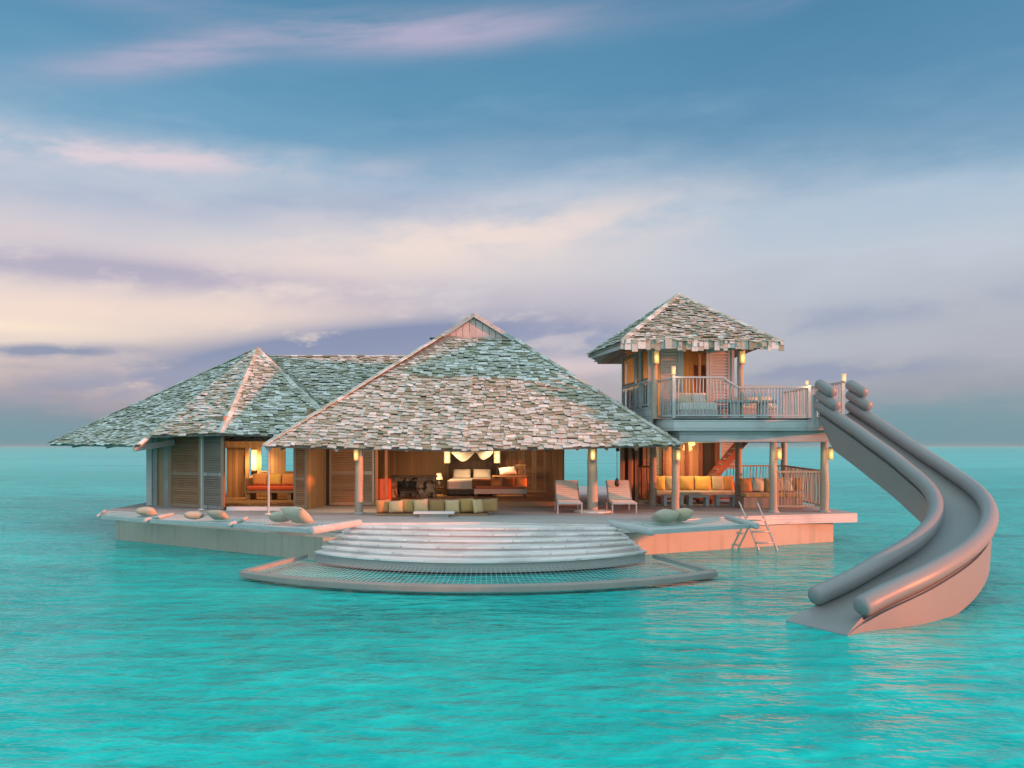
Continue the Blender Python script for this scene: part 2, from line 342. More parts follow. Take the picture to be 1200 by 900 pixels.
# ------------------------------------------------------------------ mesh helpers
WL = {}
def setp(o, label=None, cat=None, group=None, kind=None):
    if label: o['label'] = label
    if cat: o['category'] = cat
    if group: o['group'] = group
    if kind: o['kind'] = kind
    return o
def thing(name, label, cat, loc=(0, 0, 0), group=None, rz=0):
    o = bpy.data.objects.new(name, None); COL.objects.link(o)
    o.location = loc; o.rotation_euler = (0, 0, rz); o.empty_display_size = .2
    WL[o] = Matrix.Translation(loc) @ Matrix.Rotation(rz, 4, 'Z')
    return setp(o, label, cat, group)
class MB:
    def __init__(s): s.v = []; s.f = []; s.mi = []
    def add(s, vs, fs, mi=0):
        b = len(s.v); s.v += [Vector(p) for p in vs]; s.f += [tuple(i+b for i in f) for f in fs]; s.mi += [mi]*len(fs); return s
    BF = [(0, 3, 2, 1), (4, 5, 6, 7), (0, 1, 5, 4), (1, 2, 6, 5), (2, 3, 7, 6), (3, 0, 4, 7)]
    def box(s, lo, hi, mi=0):
        (a, b, c), (d, e, f) = lo, hi
        return s.add([(a, b, c), (d, b, c), (d, e, c), (a, e, c), (a, b, f), (d, b, f), (d, e, f), (a, e, f)], MB.BF, mi)
    def obox(s, o, ax, ay, az, mi=0):
        """box with a corner o and three edge vectors"""
        o, ax, ay, az = map(Vector, (o, ax, ay, az))
        return s.add([o, o+ax, o+ax+ay, o+ay, o+az, o+ax+az, o+ax+ay+az, o+ay+az], MB.BF, mi)
    def beam(s, p, q, wd, ht, mi=0, up=(0, 0, 1)):
        p, q = Vector(p), Vector(q); u = (q-p); n = u.normalized(); up = Vector(up)
        sd = n.cross(up)
        if sd.length < 1e-4: sd = Vector((1, 0, 0))
        sd.normalize(); up2 = sd.cross(n).normalized()
        return s.obox(p - sd*wd/2 - up2*ht/2, u, sd*wd, up2*ht, mi)
    def prism(s, poly, z0, z1, mi=0):
        n = len(poly); vs = [(p[0], p[1], z0) for p in poly] + [(p[0], p[1], z1) for p in poly]
        return s.add(vs, [tuple(range(n))[::-1], tuple(range(n, 2*n))] + [(i, (i+1) % n, n+(i+1) % n, n+i) for i in range(n)], mi)
    def tube(s, pts, r, n=10, mi=0, caps=True):
        pts = [Vector(p) for p in pts]; rs = r if isinstance(r, (list, tuple)) else [r]*len(pts)
        rings = []; up = None
        for i, p in enumerate(pts):
            tg = (pts[min(i+1, len(pts)-1)] - pts[max(i-1, 0)]).normalized()
            if up is None:
                up = Vector((0, 0, 1)) if abs(tg.z) < .9 else Vector((1, 0, 0))
            sd = tg.cross(up).normalized(); up = sd.cross(tg).normalized()
            rings.append([p + (sd*math.cos(2*math.pi*k/n) + up*math.sin(2*math.pi*k/n))*rs[i] for k in range(n)])
        vs = [v for rg in rings for v in rg]; fs = []
        for i in range(len(pts)-1):
            for k in range(n):
                a, b = i*n+k, i*n+(k+1) % n; fs.append((a, b, b+n, a+n))
        if caps: fs += [tuple(range(n)), tuple(range((len(pts)-1)*n, len(pts)*n))[::-1]]
        return s.add(vs, fs, mi)
    def lathe(s, c, prof, n=16, mi=0):
        c = Vector(c); vs = []; fs = []
        for r, zz in prof:
            vs += [c + Vector((r*math.cos(2*math.pi*k/n), r*math.sin(2*math.pi*k/n), zz)) for k in range(n)]
        for i in range(len(prof)-1):
            for k in range(n):
                a, b = i*n+k, i*n+(k+1) % n; fs.append((a, b, b+n, a+n))
        fs += [tuple(range(n))[::-1], tuple(range((len(prof)-1)*n, len(prof)*n))]
        return s.add(vs, fs, mi)
    def build(s, name, mats, parent=None, local=False, loc=None, smooth=False, bevel=0, autos=None):
        me = bpy.data.meshes.new(name)
        Mx = Matrix()
        if parent is not None and not local:
            p = parent; Mx = WL[p].inverted()
        elif parent is None and loc is not None: Mx = Matrix.Translation(-Vector(loc))
        me.from_pydata([Mx @ v for v in s.v], [], s.f)
        if not isinstance(mats, (list, tuple)): mats = [mats]
        for m_ in mats: me.materials.append(m_)
        for p_, i in zip(me.polygons, s.mi): p_.material_index = i; p_.use_smooth = smooth
        o = bpy.data.objects.new(name, me); COL.objects.link(o)
        if parent is not None: o.parent = parent; WL[o] = WL[parent].copy()
        else:
            o.location = loc or (0, 0, 0); WL[o] = Matrix.Translation(loc or (0, 0, 0))
        me.validate(); 
        import bmesh
        bm = bmesh.new(); bm.from_mesh(me); bmesh.ops.recalc_face_normals(bm, faces=bm.faces); bm.to_mesh(me); bm.free()
        if autos: 
            for p_ in me.polygons: p_.use_smooth = True
            me.set_sharp_from_angle(angle=R(autos))
        if bevel:
            md = o.modifiers.new('edge', 'BEVEL'); md.width = bevel; md.segments = 2; md.limit_method = 'ANGLE'
        return o
def copy_tree(o, parent=None):
    c_ = o.copy(); COL.objects.link(c_)
    if parent is not None: c_.parent = parent
    WL[c_] = WL.get(o, Matrix())
    for ch in [k for k in bpy.data.objects if k.parent == o]: copy_tree(ch, c_)
    return c_
def V2(p): return Vector((p[0], p[1], 0))
def wall(mb, p0, p1, z0, z1, th=.1, mi=0):
    p0, p1 = V2(p0), V2(p1); u = p1-p0; n_ = Vector((-u.y, u.x, 0)).normalized()*th
    return mb.obox((p0.x, p0.y, z0), u, n_, (0, 0, z1-z0), mi)
def lerp(a, b, k): return Vector(a)*(1-k) + Vector(b)*k
def catmull(c_, n=8):
    c_ = [Vector(p) for p in c_]; c_ = [2*c_[0]-c_[1]] + c_ + [2*c_[-1]-c_[-2]]; o = []
    for i in range(1, len(c_)-2):
        p0, p1, p2, p3 = c_[i-1:i+3]
        for k in range(n):
            s_ = k/n; o.append(.5*(2*p1 + (p2-p0)*s_ + (2*p0-5*p1+4*p2-p3)*s_*s_ + (3*p1-p0-3*p2+p3)*s_**3))
    o.append(c_[-2]); return o

def shingle_face(mb, poly, row=.235, wmin=.22, wmax=.62, th=.022, slab=.09, rnd=random.Random(3)):
    """poly[0]-poly[1] is the eave; a thick boarded slab (slot 1) under loose overlapping wooden shingles (slot 0)"""
    P = [Vector(p) for p in poly]; e0, e1 = P[0], P[1]
    u = (e1-e0).normalized(); n_ = u.cross(P[2]-e0).normalized()
    if n_.z < 0: n_ = -n_
    v = n_.cross(u)
    if v.z < 0: v = -v
    k = len(P); vs = [p - n_*.01 for p in P] + [p - n_*slab for p in P]
    mb.add(vs, [tuple(range(k)), tuple(range(k, 2*k))[::-1]] + [(i, (i+1) % k, k+(i+1) % k, k+i) for i in range(k)], 1)
    Q = [((p-e0).dot(u), (p-e0).dot(v)) for p in P]; vmax = max(b for a, b in Q)
    def span(b):
        xs = []
        for i in range(k):
            (a0, b0), (a1, b1) = Q[i], Q[(i+1) % k]
            if (b0 <= b < b1) or (b1 <= b < b0): xs.append(a0 + (a1-a0)*(b-b0)/(b1-b0))
        return (min(xs), max(xs)) if len(xs) >= 2 else None
    b = -.05
    while b < vmax - .02:
        sp_ = span(min(max(b + row*.5, .01), vmax-.01))
        if sp_:
            a, aend = sp_[0] - rnd.uniform(0, .25), sp_[1] + .05
            while a < aend:
                wd = rnd.uniform(wmin, wmax)
                x0, x1 = max(a, sp_[0]-.06), min(a+wd, sp_[1]+.06)
                if x1 - x0 > .07:
                    jb = rnd.uniform(-.07, .05); L = row*1.6; lift = .02 + rnd.uniform(0, .045); sk = rnd.uniform(-.02, .02)
                    tl = rnd.uniform(-.008, .012)
                    top = min(b+jb+L, vmax)
                    q0_, q1_ = e0 + u*x0 + v*(b+jb+sk), e0 + u*(x1-.012) + v*(b+jb-sk)
                    r0, r1 = e0 + u*x0 + v*top, e0 + u*(x1-.012) + v*top
                    h0, h1 = n_*(lift+tl), n_*(lift-tl)
                    tk = n_*th
                    mb.add([q0_+h0, q1_+h1, r1, r0, q0_+h0+tk, q1_+h1+tk, r1+n_*th*.6, r0+n_*th*.6], MB.BF, 0)
                a += wd
        b += row*rnd.uniform(.93, 1.07)
def hip_caps(mb, p, q, rnd=random.Random(5), wd=.26):
    """a run of short boards capping a hip or ridge, laid like the shingles"""
    p, q = Vector(p), Vector(q); L = (q-p).length; u = (q-p)/L; a = 0
    sd = u.cross(Vector((0, 0, 1))).normalized(); up = sd.cross(u).normalized()
    if up.z < 0: up = -up
    while a < L:
        l = rnd.uniform(.24, .36); lift = .045 + rnd.uniform(0, .02)
        for sg in (-1, 1):
            o = p + u*a + up*(lift)
            mb.obox(o, u*min(l*1.2, L-a+.02), sd*sg*wd*.5 - up*.05, up*.02, 0)
        a += l

def shutter(parent, name, p0, p1, z0, z1, mf, ml, gap=.085, depth=.05, label=None, mid=True):
    p0, p1 = V2(p0), V2(p1); u = p1-p0; L = u.length; un = u/L; n_ = Vector((-un.y, un.x, 0))
    f = MB(); st_ = .09
    base = p0 + Vector((0, 0, z0)); H = z1-z0
    for a in (0, L-st_): f.obox(base+un*a, un*st_, n_*depth, (0, 0, H))
    rails = [0, H-.12] + ([H*.42] if mid else [])
    for b in rails: f.obox(base+un*st_+Vector((0, 0, b)), un*(L-2*st_), n_*depth, (0, 0, .12))
    o = f.build(name, mf, parent)
    if label: o['label'] = label
    s = MB(); b = .14
    while b < H-.16:
        if not (mid and H*.42-.05 < b < H*.42+.11):
            s.obox(base + un*(st_+.004) + n_*.004 + Vector((0, 0, b)), un*(L-2*st_-.008), n_*.034 + Vector((0, 0, .045)), Vector((0, 0, .03)))
        b += gap
    s.obox(base + un*(st_+.003) + n_*(depth-.010) + Vector((0, 0, .12)), un*(L-2*st_-.006), n_*.006, (0, 0, H-.25))
    s.build('louvres', ml, o)
    return o

def log_post(parent, p, z0, z1, r=.12, mat=None, name='post', plinth=True):
    b = MB(); rr_ = random.Random(int(p[0]*100)); pts = []; rs = []
    for i in range(7):
        k = i/6; pts.append((p[0]+rr_.uniform(-.012, .012), p[1], z0+(z1-z0)*k)); rs.append(r*(1.05-.12*k)*rr_.uniform(.96, 1.04))
    b.tube(pts, rs, 14)
    o = b.build(name, mat or M['post'], parent, smooth=False, autos=40)
    if plinth:
        c_ = MB(); c_.lathe((p[0], p[1], z0+.003), [(r*1.5, 0), (r*1.5, .04), (r*1.15, .07)], 18); c_.build('post_collar', M['beam'], o)
    return o
def pillow_mesh(mb, wd, ht, th, Mx, seed=0, n=10):
    rn = random.Random(seed); vs = []; fs = []
    ph = [rn.uniform(0, 6.3) for _ in range(4)]
    def pt(i, j, sgn):
        a, b = -1+2*i/n, -1+2*j/n
        e = max(0, (1-abs(a)**2.4)*(1-abs(b)**2.4))**.55
        pin = 1 - .10*(1-abs(a*b))*(abs(a)**4 + abs(b)**4)*.5
        wr = 1 + .07*math.sin(5*a+ph[0])*math.sin(4*b+ph[1])
        return Mx @ Vector((a*wd/2*pin, sgn*e*th/2*wr, b*ht/2*pin - .04*ht*e*(1-b)*.5))
    for sgn in (-1, 1):
        for i in range(n+1):
            for j in range(n+1): vs.append(pt(i, j, sgn))
    N = (n+1)*(n+1)
    for sdi in (0, 1):
        for i in range(n):
            for j in range(n):
                a = sdi*N+i*(n+1)+j; f = (a, a+1, a+n+2, a+n+1); fs.append(f if sdi else f[::-1])
    mb.add(vs, fs)
def pillow(name, label, loc, size, mat, rot=(0, 0, 0), group=None, cat='cushion', seed=0):
    """loc is the middle of the bottom edge's resting point; size = width, height, thickness"""
    from mathutils import Euler
    b = MB(); Mx = Euler(rot, 'XYZ').to_matrix().to_4x4()
    pillow_mesh(b, *size, Mx, seed)
    zmin = min(v.z for v in b.v); b.v = [v - Vector((0, 0, zmin)) for v in b.v]
    # weld the rim
    o = b.build(name, mat, None, smooth=True)
    import bmesh
    bm = bmesh.new(); bm.from_mesh(o.data); bmesh.ops.remove_doubles(bm, verts=bm.verts, dist=.002); bmesh.ops.recalc_face_normals(bm, faces=bm.faces); bm.to_mesh(o.data); bm.free()
    o.location = loc; WL[o] = Matrix.Translation(loc)
    return setp(o, label, cat, group)
def point(parent, loc, power, col=(1, .62, .28), r=.08, aim=(0, .75, -.66), cone=158):
    """the light a lamp throws: a soft cone on the wall, floor or post it is fixed to"""
    l = bpy.data.lights.new('bulb', 'SPOT'); l.energy = power*1.15; l.color = (col[0], min(1, col[1]*1.08), col[2]*1.3); l.shadow_soft_size = r*1.6
    l.spot_size = R(cone); l.spot_blend = .7
    o = bpy.data.objects.new('bulb', l); COL.objects.link(o)
    o.parent = parent; o.location = WL[parent].inverted() @ Vector(loc)
    o.rotation_euler = Vector(aim).to_track_quat('-Z', 'Y').to_euler()
    return o
def rail_panel(parent, name, p, q, zb, zt, mat, zt2=None, step=.125, r=.016, bottom=.08, posts=(), top=(.10, .06), seed=1):
    """a run of railing: this mesh holds the balusters and bottom bar, its children the handrail and the newel posts"""
    p, q = V2(p), V2(q); L = (q-p).length; u = (q-p)/L; zt2 = zt if zt2 is None else zt2; rn = random.Random(seed)
    b = MB()
    b.beam(p+Vector((0, 0, zb+bottom)), q+Vector((0, 0, zb+bottom)), .05, .05)
    a = step*.5
    while a < L:
        zz = zt + (zt2-zt)*a/L; pp = p+u*a
        j = rn.uniform(-.015, .015)
        b.tube([(pp.x, pp.y, zb+bottom+.02), (pp.x+j, pp.y, (zb+zz)/2), (pp.x-j, pp.y, zz-.02)], r*rn.uniform(.8, 1.2), 6)
        a += step*rn.uniform(.85, 1.15)
    o = b.build(name, mat, parent)
    h = MB(); h.beam(p+Vector((0, 0, zt)), q+Vector((0, 0, zt2)), *top); h.build('handrail', mat, o)
    for k in posts:
        pp = p+u*L*k; zz = zt+(zt2-zt)*k
        c_ = MB(); c_.box((pp.x-.045, pp.y-.045, zb), (pp.x+.045, pp.y+.045, zz+.06)); c_.build('newel_post', mat, o)
    return o

# ------------------------------------------------------------------ water
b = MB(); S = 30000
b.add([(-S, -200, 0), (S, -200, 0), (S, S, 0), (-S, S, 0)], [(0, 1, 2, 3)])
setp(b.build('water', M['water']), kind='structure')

# ------------------------------------------------------------------ floating platform
ZD = .95
plat = thing('villa_platform', 'broad floating timber deck on a pale hull carrying all the pavilions', 'platform', (-1, 30, 0))
hull = [(-13.2, 28.4), (-5.1, 23.0), (3.6, 24.3), (10.45, 27.75), (10.6, 36), (10, 45.5), (-12, 45.5), (-13.6, 36)]
b = MB(); b.prism(hull, -1.0, ZD-.31); b.build('hull', M['hull'], plat)
deck = [(-14.1, 34), (-13.7, 28.6), (-8.5, 25.9), (-4.8, 24.3), (-4.3, 24.0), (-.9, 24.25), (2.6, 23.5), (2.95, 23.9), (6.45, 26.0), (8.3, 26.75), (11.1, 27.5), (11.0, 30.2), (11.0, 46), (-13, 46), (-14.2, 36)]
b = MB(); b.prism(deck, ZD-.30, ZD); b.build('deck', M['deck'], plat, bevel=.015)
b = MB()
for i in range(len(deck)-1):
    wall(b, deck[i], deck[i+1], ZD-.29, ZD-.006, -.03)
b.build('deck_fascia', M['stepwood'], plat)
# curved stair into the sea: six wide treads between the deck edge and a big arc
def arc_pt(k, s_):
    """s_ 0..1 across, k 0 = deck edge, 1 = lowest front edge"""
    top = lerp(lerp((-4.4, 24.05, 0), (-.9, 23.75, 0), min(1, s_*2)), (2.7, 23.4, 0), max(0, s_*2-1))
    an = R(-49 + s_*(49+50)); lo = Vector((-.85 + 5.75*math.sin(an), 26.05 - 5.6*math.cos(an), 0))
    return top*(1-k) + lo*k
NS = 6
for i in range(NS):
    k = (i+1)/NS; zt = ZD - .004 - (ZD-.30)*(i+.55)/NS
    front = [arc_pt(k**.95, j/40) for j in range(41)]
    backl = [Vector((2.6, 25.0, 0)), Vector((-4.3, 25.0, 0))]
    poly = [(p.x, p.y) for p in front] + [(3.0+k*.2, 24.6), (-4.6-k*.2, 24.6)]
    b = MB(); b.prism(poly, zt-.055, zt); st_ = b.build('step', M['treadwood'], plat, bevel=.010)
    cen = Vector((-.85, 25.2, 0)); rp = [(p.x, p.y) for p in [f_ + (cen-f_).normalized()*.055 for f_ in front]]
    b = MB(); b.prism(rp + poly[-2:], zt-.20 if i < NS-1 else .06, zt-.058); b.build('riser', M['stepwood'] if i < NS-1 else M['beam'], st_)
# rear and interior floors
b = MB(); b.box((-5.0, 30.8, ZD+.002), (2.35, 37.5, 1.10)); b.build('raised_floor', M['floorwood'], plat)
b = MB(); b.prism([(-13.0, 34.6), (-13.0, 31.4), (-9.6, 29.0), (-7.0, 29.35), (-6.9, 34.6)], ZD+.002, 1.03); b.build('raised_floor', M['floorwood'], plat)
b = MB(); b.prism([(-9.55, 28.55), (-7.6, 28.5), (-7.25, 28.75), (-9.5, 28.9)], ZD+.002, ZD+.12); b.build('door_step', M['slab'], plat)

# ------------------------------------------------------------------ roofs and pavilions
def roof(parent, faces, caps, label=None, **kw):
    mb = MB(); rnd = random.Random(len(faces)*17+int(faces[0][0][0]*10))
    for f in faces: shingle_face(mb, f, rnd=rnd, **kw)
    for p, q in caps: hip_caps(mb, p, q, rnd)
    o = mb.build('roof', [M['shingle'], M['roofboard']], parent)
    if label: o['label'] = label
    return o

# --- main pavilion
mainp = thing('main_pavilion', 'largest open fronted pavilion under a steep grey shingle roof with a small top gable', 'pavilion', (-1.2, 31, ZD))
FL, FC, FR = (-7.75, 26.7, 3.13), (-1.5, 26.35, 2.99), (5.35, 27.1, 3.16)
BR, BL = (5.6, 37.8, 3.15), (-7.6, 37.8, 3.15)
GL, GR = Vector((-2.5, 30.9, 7.12)), Vector((.14, 31.0, 6.95))
GA = Vector((-1.38, 30.75, 7.82)); GB = Vector((-1.38, 33.2, 7.82))
GBL, GBR = Vector((-2.5, 33.6, 7.12)), Vector((.14, 33.6, 6.95))
GC = lerp(GL, GR, .45)
rf = roof(mainp, [[FL, FC, GC, GL], [FC, FR, GR, GC], [FR, BR, GBR, GR], [BR, BL, GBL, GBR], [BL, FL, GL, GBL],
                  [GL, GBL, GB, GA], [GBR, GR, GA, GB]], [(FL, GL), (FR, GR), (BR, GBR), (BL, GBL), (GA, GB)],
          'steep silvery shingle roof with jagged eaves', row=.135, wmin=.11, wmax=.36)
g = MB()
nb_ = 11
for i in range(nb_):
    k0, k1 = i/nb_, (i+.93)/nb_
    def edge(k):
        bx = lerp(GL, GR, k); tp = lerp(GL, GA, k/.425) if k < .425 else lerp(GA, GR, (k-.425)/.575)
        return bx, tp
    (b0, t0), (b1, t1) = edge(k0), edge(k1)
    dy = Vector((0, .07, 0)); th = Vector((0, .03, 0)); dn = Vector((0, 0, -.10))
    g.add([b0+dy+dn, b1+dy+dn, b1+dy+th+dn, b0+dy+th+dn, t0+dy, t1+dy, t1+dy+th, t0+dy+th], MB.BF)
g.build('gable_boards', mat_wood('gable_wood', (.56, .42, .40), (.78, .64, .61), .7, (16, 16, 2)), rf)
g = MB()
for e in (GL, GR):
    g.beam(GA + Vector((0, -.02, .02)), Vector(e) + Vector((0, -.02, -.02)), .06, .14)
g.build('barge_boards', M['greywood'], rf)
g = MB(); g.box((-2.92, 30.95, 6.66), (-2.68, 31.2, 7.0)); g.box((-2.98, 30.9, 6.99), (-2.62, 31.25, 7.04)); g.build('roof_vent', M['black'], rf)
# ceiling lining keeps the room from seeing the shingle slab and rafters show under the eave
g = MB()
for i in range(14):
    k = (i+.5)/14; p = lerp(FL, FR, k) if False else Vector((FL[0]+(FR[0]-FL[0])*k, 26.9, 3.02)); qx = -1.3+(p.x+1.3)*.45
    g.beam(p, lerp(p, (qx, 31.4, 6.2), .45), .07, .12)
g.build('rafters', M['frame'], rf)
pA, pB, pC = (-4.85, 27.05), (2.63, 27.95), (5.32, 27.75)
for p in (pA, pB, pC): log_post(mainp, p, ZD, 3.35, .125 if p != pB else .165)
g = MB()
g.beam((-7.2, 27.1, 3.22), (-4.85, 27.1, 3.3), .14, .16); g.beam((-4.85, 27.1, 3.3), (2.63, 27.95, 3.32), .14, .16); g.beam((2.63, 27.95, 3.32), (5.3, 27.75, 3.3), .14, .16)
g.build('eave_beam', M['frame'], mainp)
# plinth ring round the middle post
g = MB(); g.lathe((2.63, 27.95, ZD+.002), [(.62, 0), (.62, .035), (.58, .05)], 32); g.build('post_plinth', M['slab'], mainp)
# walls
def wallpart(parent, mat, segs, name='wall', label=None):
    mb = MB()
    for p0, p1, z0, z1 in segs: wall(mb, p0, p1, z0, z1)
    o = mb.build(name, mat, parent)
    if label: o['label'] = label
    return o
YB = 37.5
wallpart(mainp, M['brown'], [((-5.5, YB), (-3.7, YB), 1.0, 4.6)])
wallpart(mainp, M['warm'], [((-3.7, YB+.01), (-2.72, YB+.01), 1.0, 4.6)])
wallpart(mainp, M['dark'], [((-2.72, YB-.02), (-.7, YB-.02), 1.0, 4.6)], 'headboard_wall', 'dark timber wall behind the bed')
wallpart(mainp, M['brown'], [((-.7, YB), (.45, YB), 1.0, 4.6)])
wallpart(mainp, M['brown'], [((1.5, YB), (2.3, YB), 1.0, 4.6)])
wallpart(mainp, M['warm'], [((.45, YB+.02), (1.5, YB+.02), 3.1, 4.6)])
wallpart(mainp, M['warm'], [((-5.05, 31.3), (-5.5, YB), 1.0, 4.6)])
shutter(mainp, 'door', (.45, YB+.05), (.98, YB+.05), 1.1, 3.1, M['warm'], M['louvre'], .11)
shutter(mainp, 'door', (.98, YB+.05), (1.5, YB+.05), 1.1, 3.1, M['warm'], M['louvre'], .11)
# battens standing off the wall
g = MB()
for xx in (-.55, -.28, .05, .3, 1.62, 1.9, 2.16): g.box((xx, YB-.07, 1.1), (xx+.06, YB-.005, 4.5))
g.build('wall_battens', M['frame'], mainp)
# folding panels at the west side
shutter(mainp, 'folding_panel', (-7.52, 29.35), (-7.02, 29.2), ZD+.02, 3.25, M['frame'], M['louvre'], .075, label='folding louvred panel at the outer corner')
wallpart(mainp, M['warm'], [((-6.98, 29.25), (-6.72, 30.85), ZD, 3.7)])
shutter(mainp, 'sliding_panel', (-6.62, 30.9), (-5.52, 30.9), ZD+.02, 3.6, M['frame'], M['louvre'], .09, label='wide sliding louvred panel')
shutter(mainp, 'sliding_panel', (-5.48, 30.98), (-5.0, 30.98), ZD+.02, 3.6, M['greyplank'], M['louvregrey'], .09, label='narrow grey sliding panel')
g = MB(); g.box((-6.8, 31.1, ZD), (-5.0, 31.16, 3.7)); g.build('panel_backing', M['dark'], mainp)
for xx in (-4.97, -4.62):
    g = MB(); g.box((xx, 31.0, 1.1), (xx+.10, 31.12, 3.6)); g.build('door_jamb', M['orangewood'], mainp)
# east side wall and its posts
wallpart(mainp, M['dark'], [((3.98, 30.9), (4.5, 31.3), ZD, 3.6)])
for xx, yy in ((3.97, 30.85), (4.28, 31.0), (4.56, 31.3)):
    g = MB(); g.box((xx-.06, yy-.06, ZD), (xx+.06, yy+.06, 3.6)); g.build('door_jamb', M['brown'], mainp)
# --- left pavilion
leftp = thing('bath_pavilion', 'lower pavilion with louvred corner walls and a greenish spreading shingle roof', 'pavilion', (-10, 31, ZD))
A = Vector((-9.85, 33, 6.85))
P0, P1, P2, P3, P4 = (-18.1, 33.4, 3.20), (-12.5, 28.6, 3.14), (-9.62, 28.2, 3.52), (-5.6, 29.0, 3.42), (-6.0, 38, 3.3)
P5 = (-17.4, 38.5, 3.2)
P1b = (-12.15, 28.75, 3.46)
fa = [[P0, P1, A], [P1b, P2, A], [P2, P3, A], [P3, P4, A], [P4, P5, A], [P5, P0, A]]
R0, R1 = Vector((-10.2, 36.0, 6.87)), Vector((-2.0, 36.0, 6.87))
fa += [[(-12, 30.6, 3.35), (-2.6, 30.6, 3.35), R1, R0], [(-1.5, 41.4, 3.35), (-12, 41.4, 3.35), R0, R1]]
roof(leftp, fa, [(P1, A), (P2, A), (P3, A), (P0, A), (R0, R1)], 'faceted shingle roof with a long ridge running behind', row=.135, wmin=.11, wmax=.34)
g = MB(); g.beam((-12.75, 28.75, 3.02), (-12.0, 30.3, 3.25), .09, .2); g.build('eave_bracket', M['greywood'], leftp)
g = MB(); g.beam((-16.9, 32.8, 3.12), (-16.2, 33.6, 3.3), .08, .16); g.build('eave_bracket', M['greywood'], leftp)
g = MB(); g.beam((-14.6, 30.7, 3.1), (-14.1, 31.6, 3.28), .08, .16); g.build('eave_bracket', M['greywood'], leftp)
C0, C1 = (-13.2, 31.2), (-9.7, 28.7)
L1 = lambda k: lerp((C0[0], C0[1], 0), (C1[0], C1[1], 0), k)
ZT = 3.62
wallpart(leftp, M['greyplank'], [(L1(.02), L1(.09), ZD, ZT), (L1(.19), L1(.275), ZD, ZT)])
wallpart(leftp, M['warm'], [(L1(.09)+Vector((.02, .03, 0)), L1(.19)+Vector((.02, .03, 0)), ZD, ZT)], 'door', 'brown plank door')
g = MB(); g.box((-13.34, 31.12, ZD), (-13.14, 31.32, ZT)); g.build('corner_post', M['greywood'], leftp)
shutter(leftp, 'shutter', L1(.285), L1(.69), ZD+.02, ZT, M['frame'], M['louvre'], .08, label='wide brown louvred shutter')
shutter(leftp, 'shutter', L1(.72), L1(.985), ZD+.02, ZT, M['greyplank'], M['louvregrey'], .08, label='narrow grey louvred shutter')
for k in (.28, .705, .99):
    p = L1(k); g = MB(); g.box((p.x-.05, p.y-.05, ZD), (p.x+.05, p.y+.06, ZT)); g.build('shutter_post', M['frame'], leftp)
g = MB(); wall(g, C0, C1, ZT-.02, ZT+.5); wall(g, C1, (-7.0, 29.1), 3.5, 3.78); g.build('lintel', M['frame'], leftp)
wallpart(leftp, M['greyplank'], [((-13.2, 31.3), (-13.3, 34.6), ZD, 3.7)])
YL = 34.5
# rear wall of warm boards with two windows and a door recess
wallpart(leftp, M['warm'], [((-13.2, YL), (-11.62, YL), 1.0, 4.6), ((-11.62, YL), (-10.2, YL), 3.02, 4.6), ((-10.62, YL+.01), (-10.2, YL+.01), 1.0, 1.9), ((-10.78, YL), (-10.66, YL), 1.0, 3.02), ((-10.3, YL), (-10.18, YL), 1.9, 3.02),
                            ((-10.18, YL), (-9.80, YL), 1.0, 2.05), ((-10.18, YL), (-9.80, YL), 3.15, 4.6), ((-9.80, YL), (-9.20, YL), 1.0, 4.6), ((-9.20, YL), (-8.45, YL), 1.0, 2.05), ((-9.2, YL), (-8.45, YL), 3.15, 4.6), ((-8.45, YL), (-6.9, YL), 1.0, 4.6)])
g = MB(); g.box((-11.62, YL+.25, 1.0), (-10.78, YL+.30, 3.02)); g.build('door', M['brown'], leftp)
g = MB(); g.box((-10.66, YL+.35, 1.9), (-10.3, YL+.40, 3.02)); g.build('niche_back', M['brown'], leftp)
for x0, x1 in ((-10.18, -9.80), (-9.20, -8.45)):
    g = MB()
    for lo, hi in (((x0, 2.05), (x0+.05, 3.15)), ((x1-.05, 2.05), (x1, 3.15)), ((x0+.05, 2.05), (x1-.05, 2.10)), ((x0+.05, 3.10), (x1-.05, 3.15))):
        g.box((lo[0], YL-.03, lo[1]), (hi[0], YL-.003, hi[1]))
    g.build('window_frame', M['frame'], leftp)
g = MB()
for xx in (-11.66, -10.72): g.box((xx-.05, YL-.05, 1.03), (xx+.05, YL-.004, 3.06))
g.box((-11.72, YL-.05, 3.06), (-10.66, YL-.004, 3.16)); g.build('door_frame', M['warm'], leftp)
wallpart(leftp, M['warm'], [((-6.95, 29.4), (-6.85, YL), 1.0, 4.4)])
g = MB(); g.prism([(-13, 31.5), (-9.7, 29.1), (-7, 29.3), (-6.9, 34.5), (-13.1, 34.5)], 3.95, 4.0); g.build('ceiling', M['warm'], leftp)

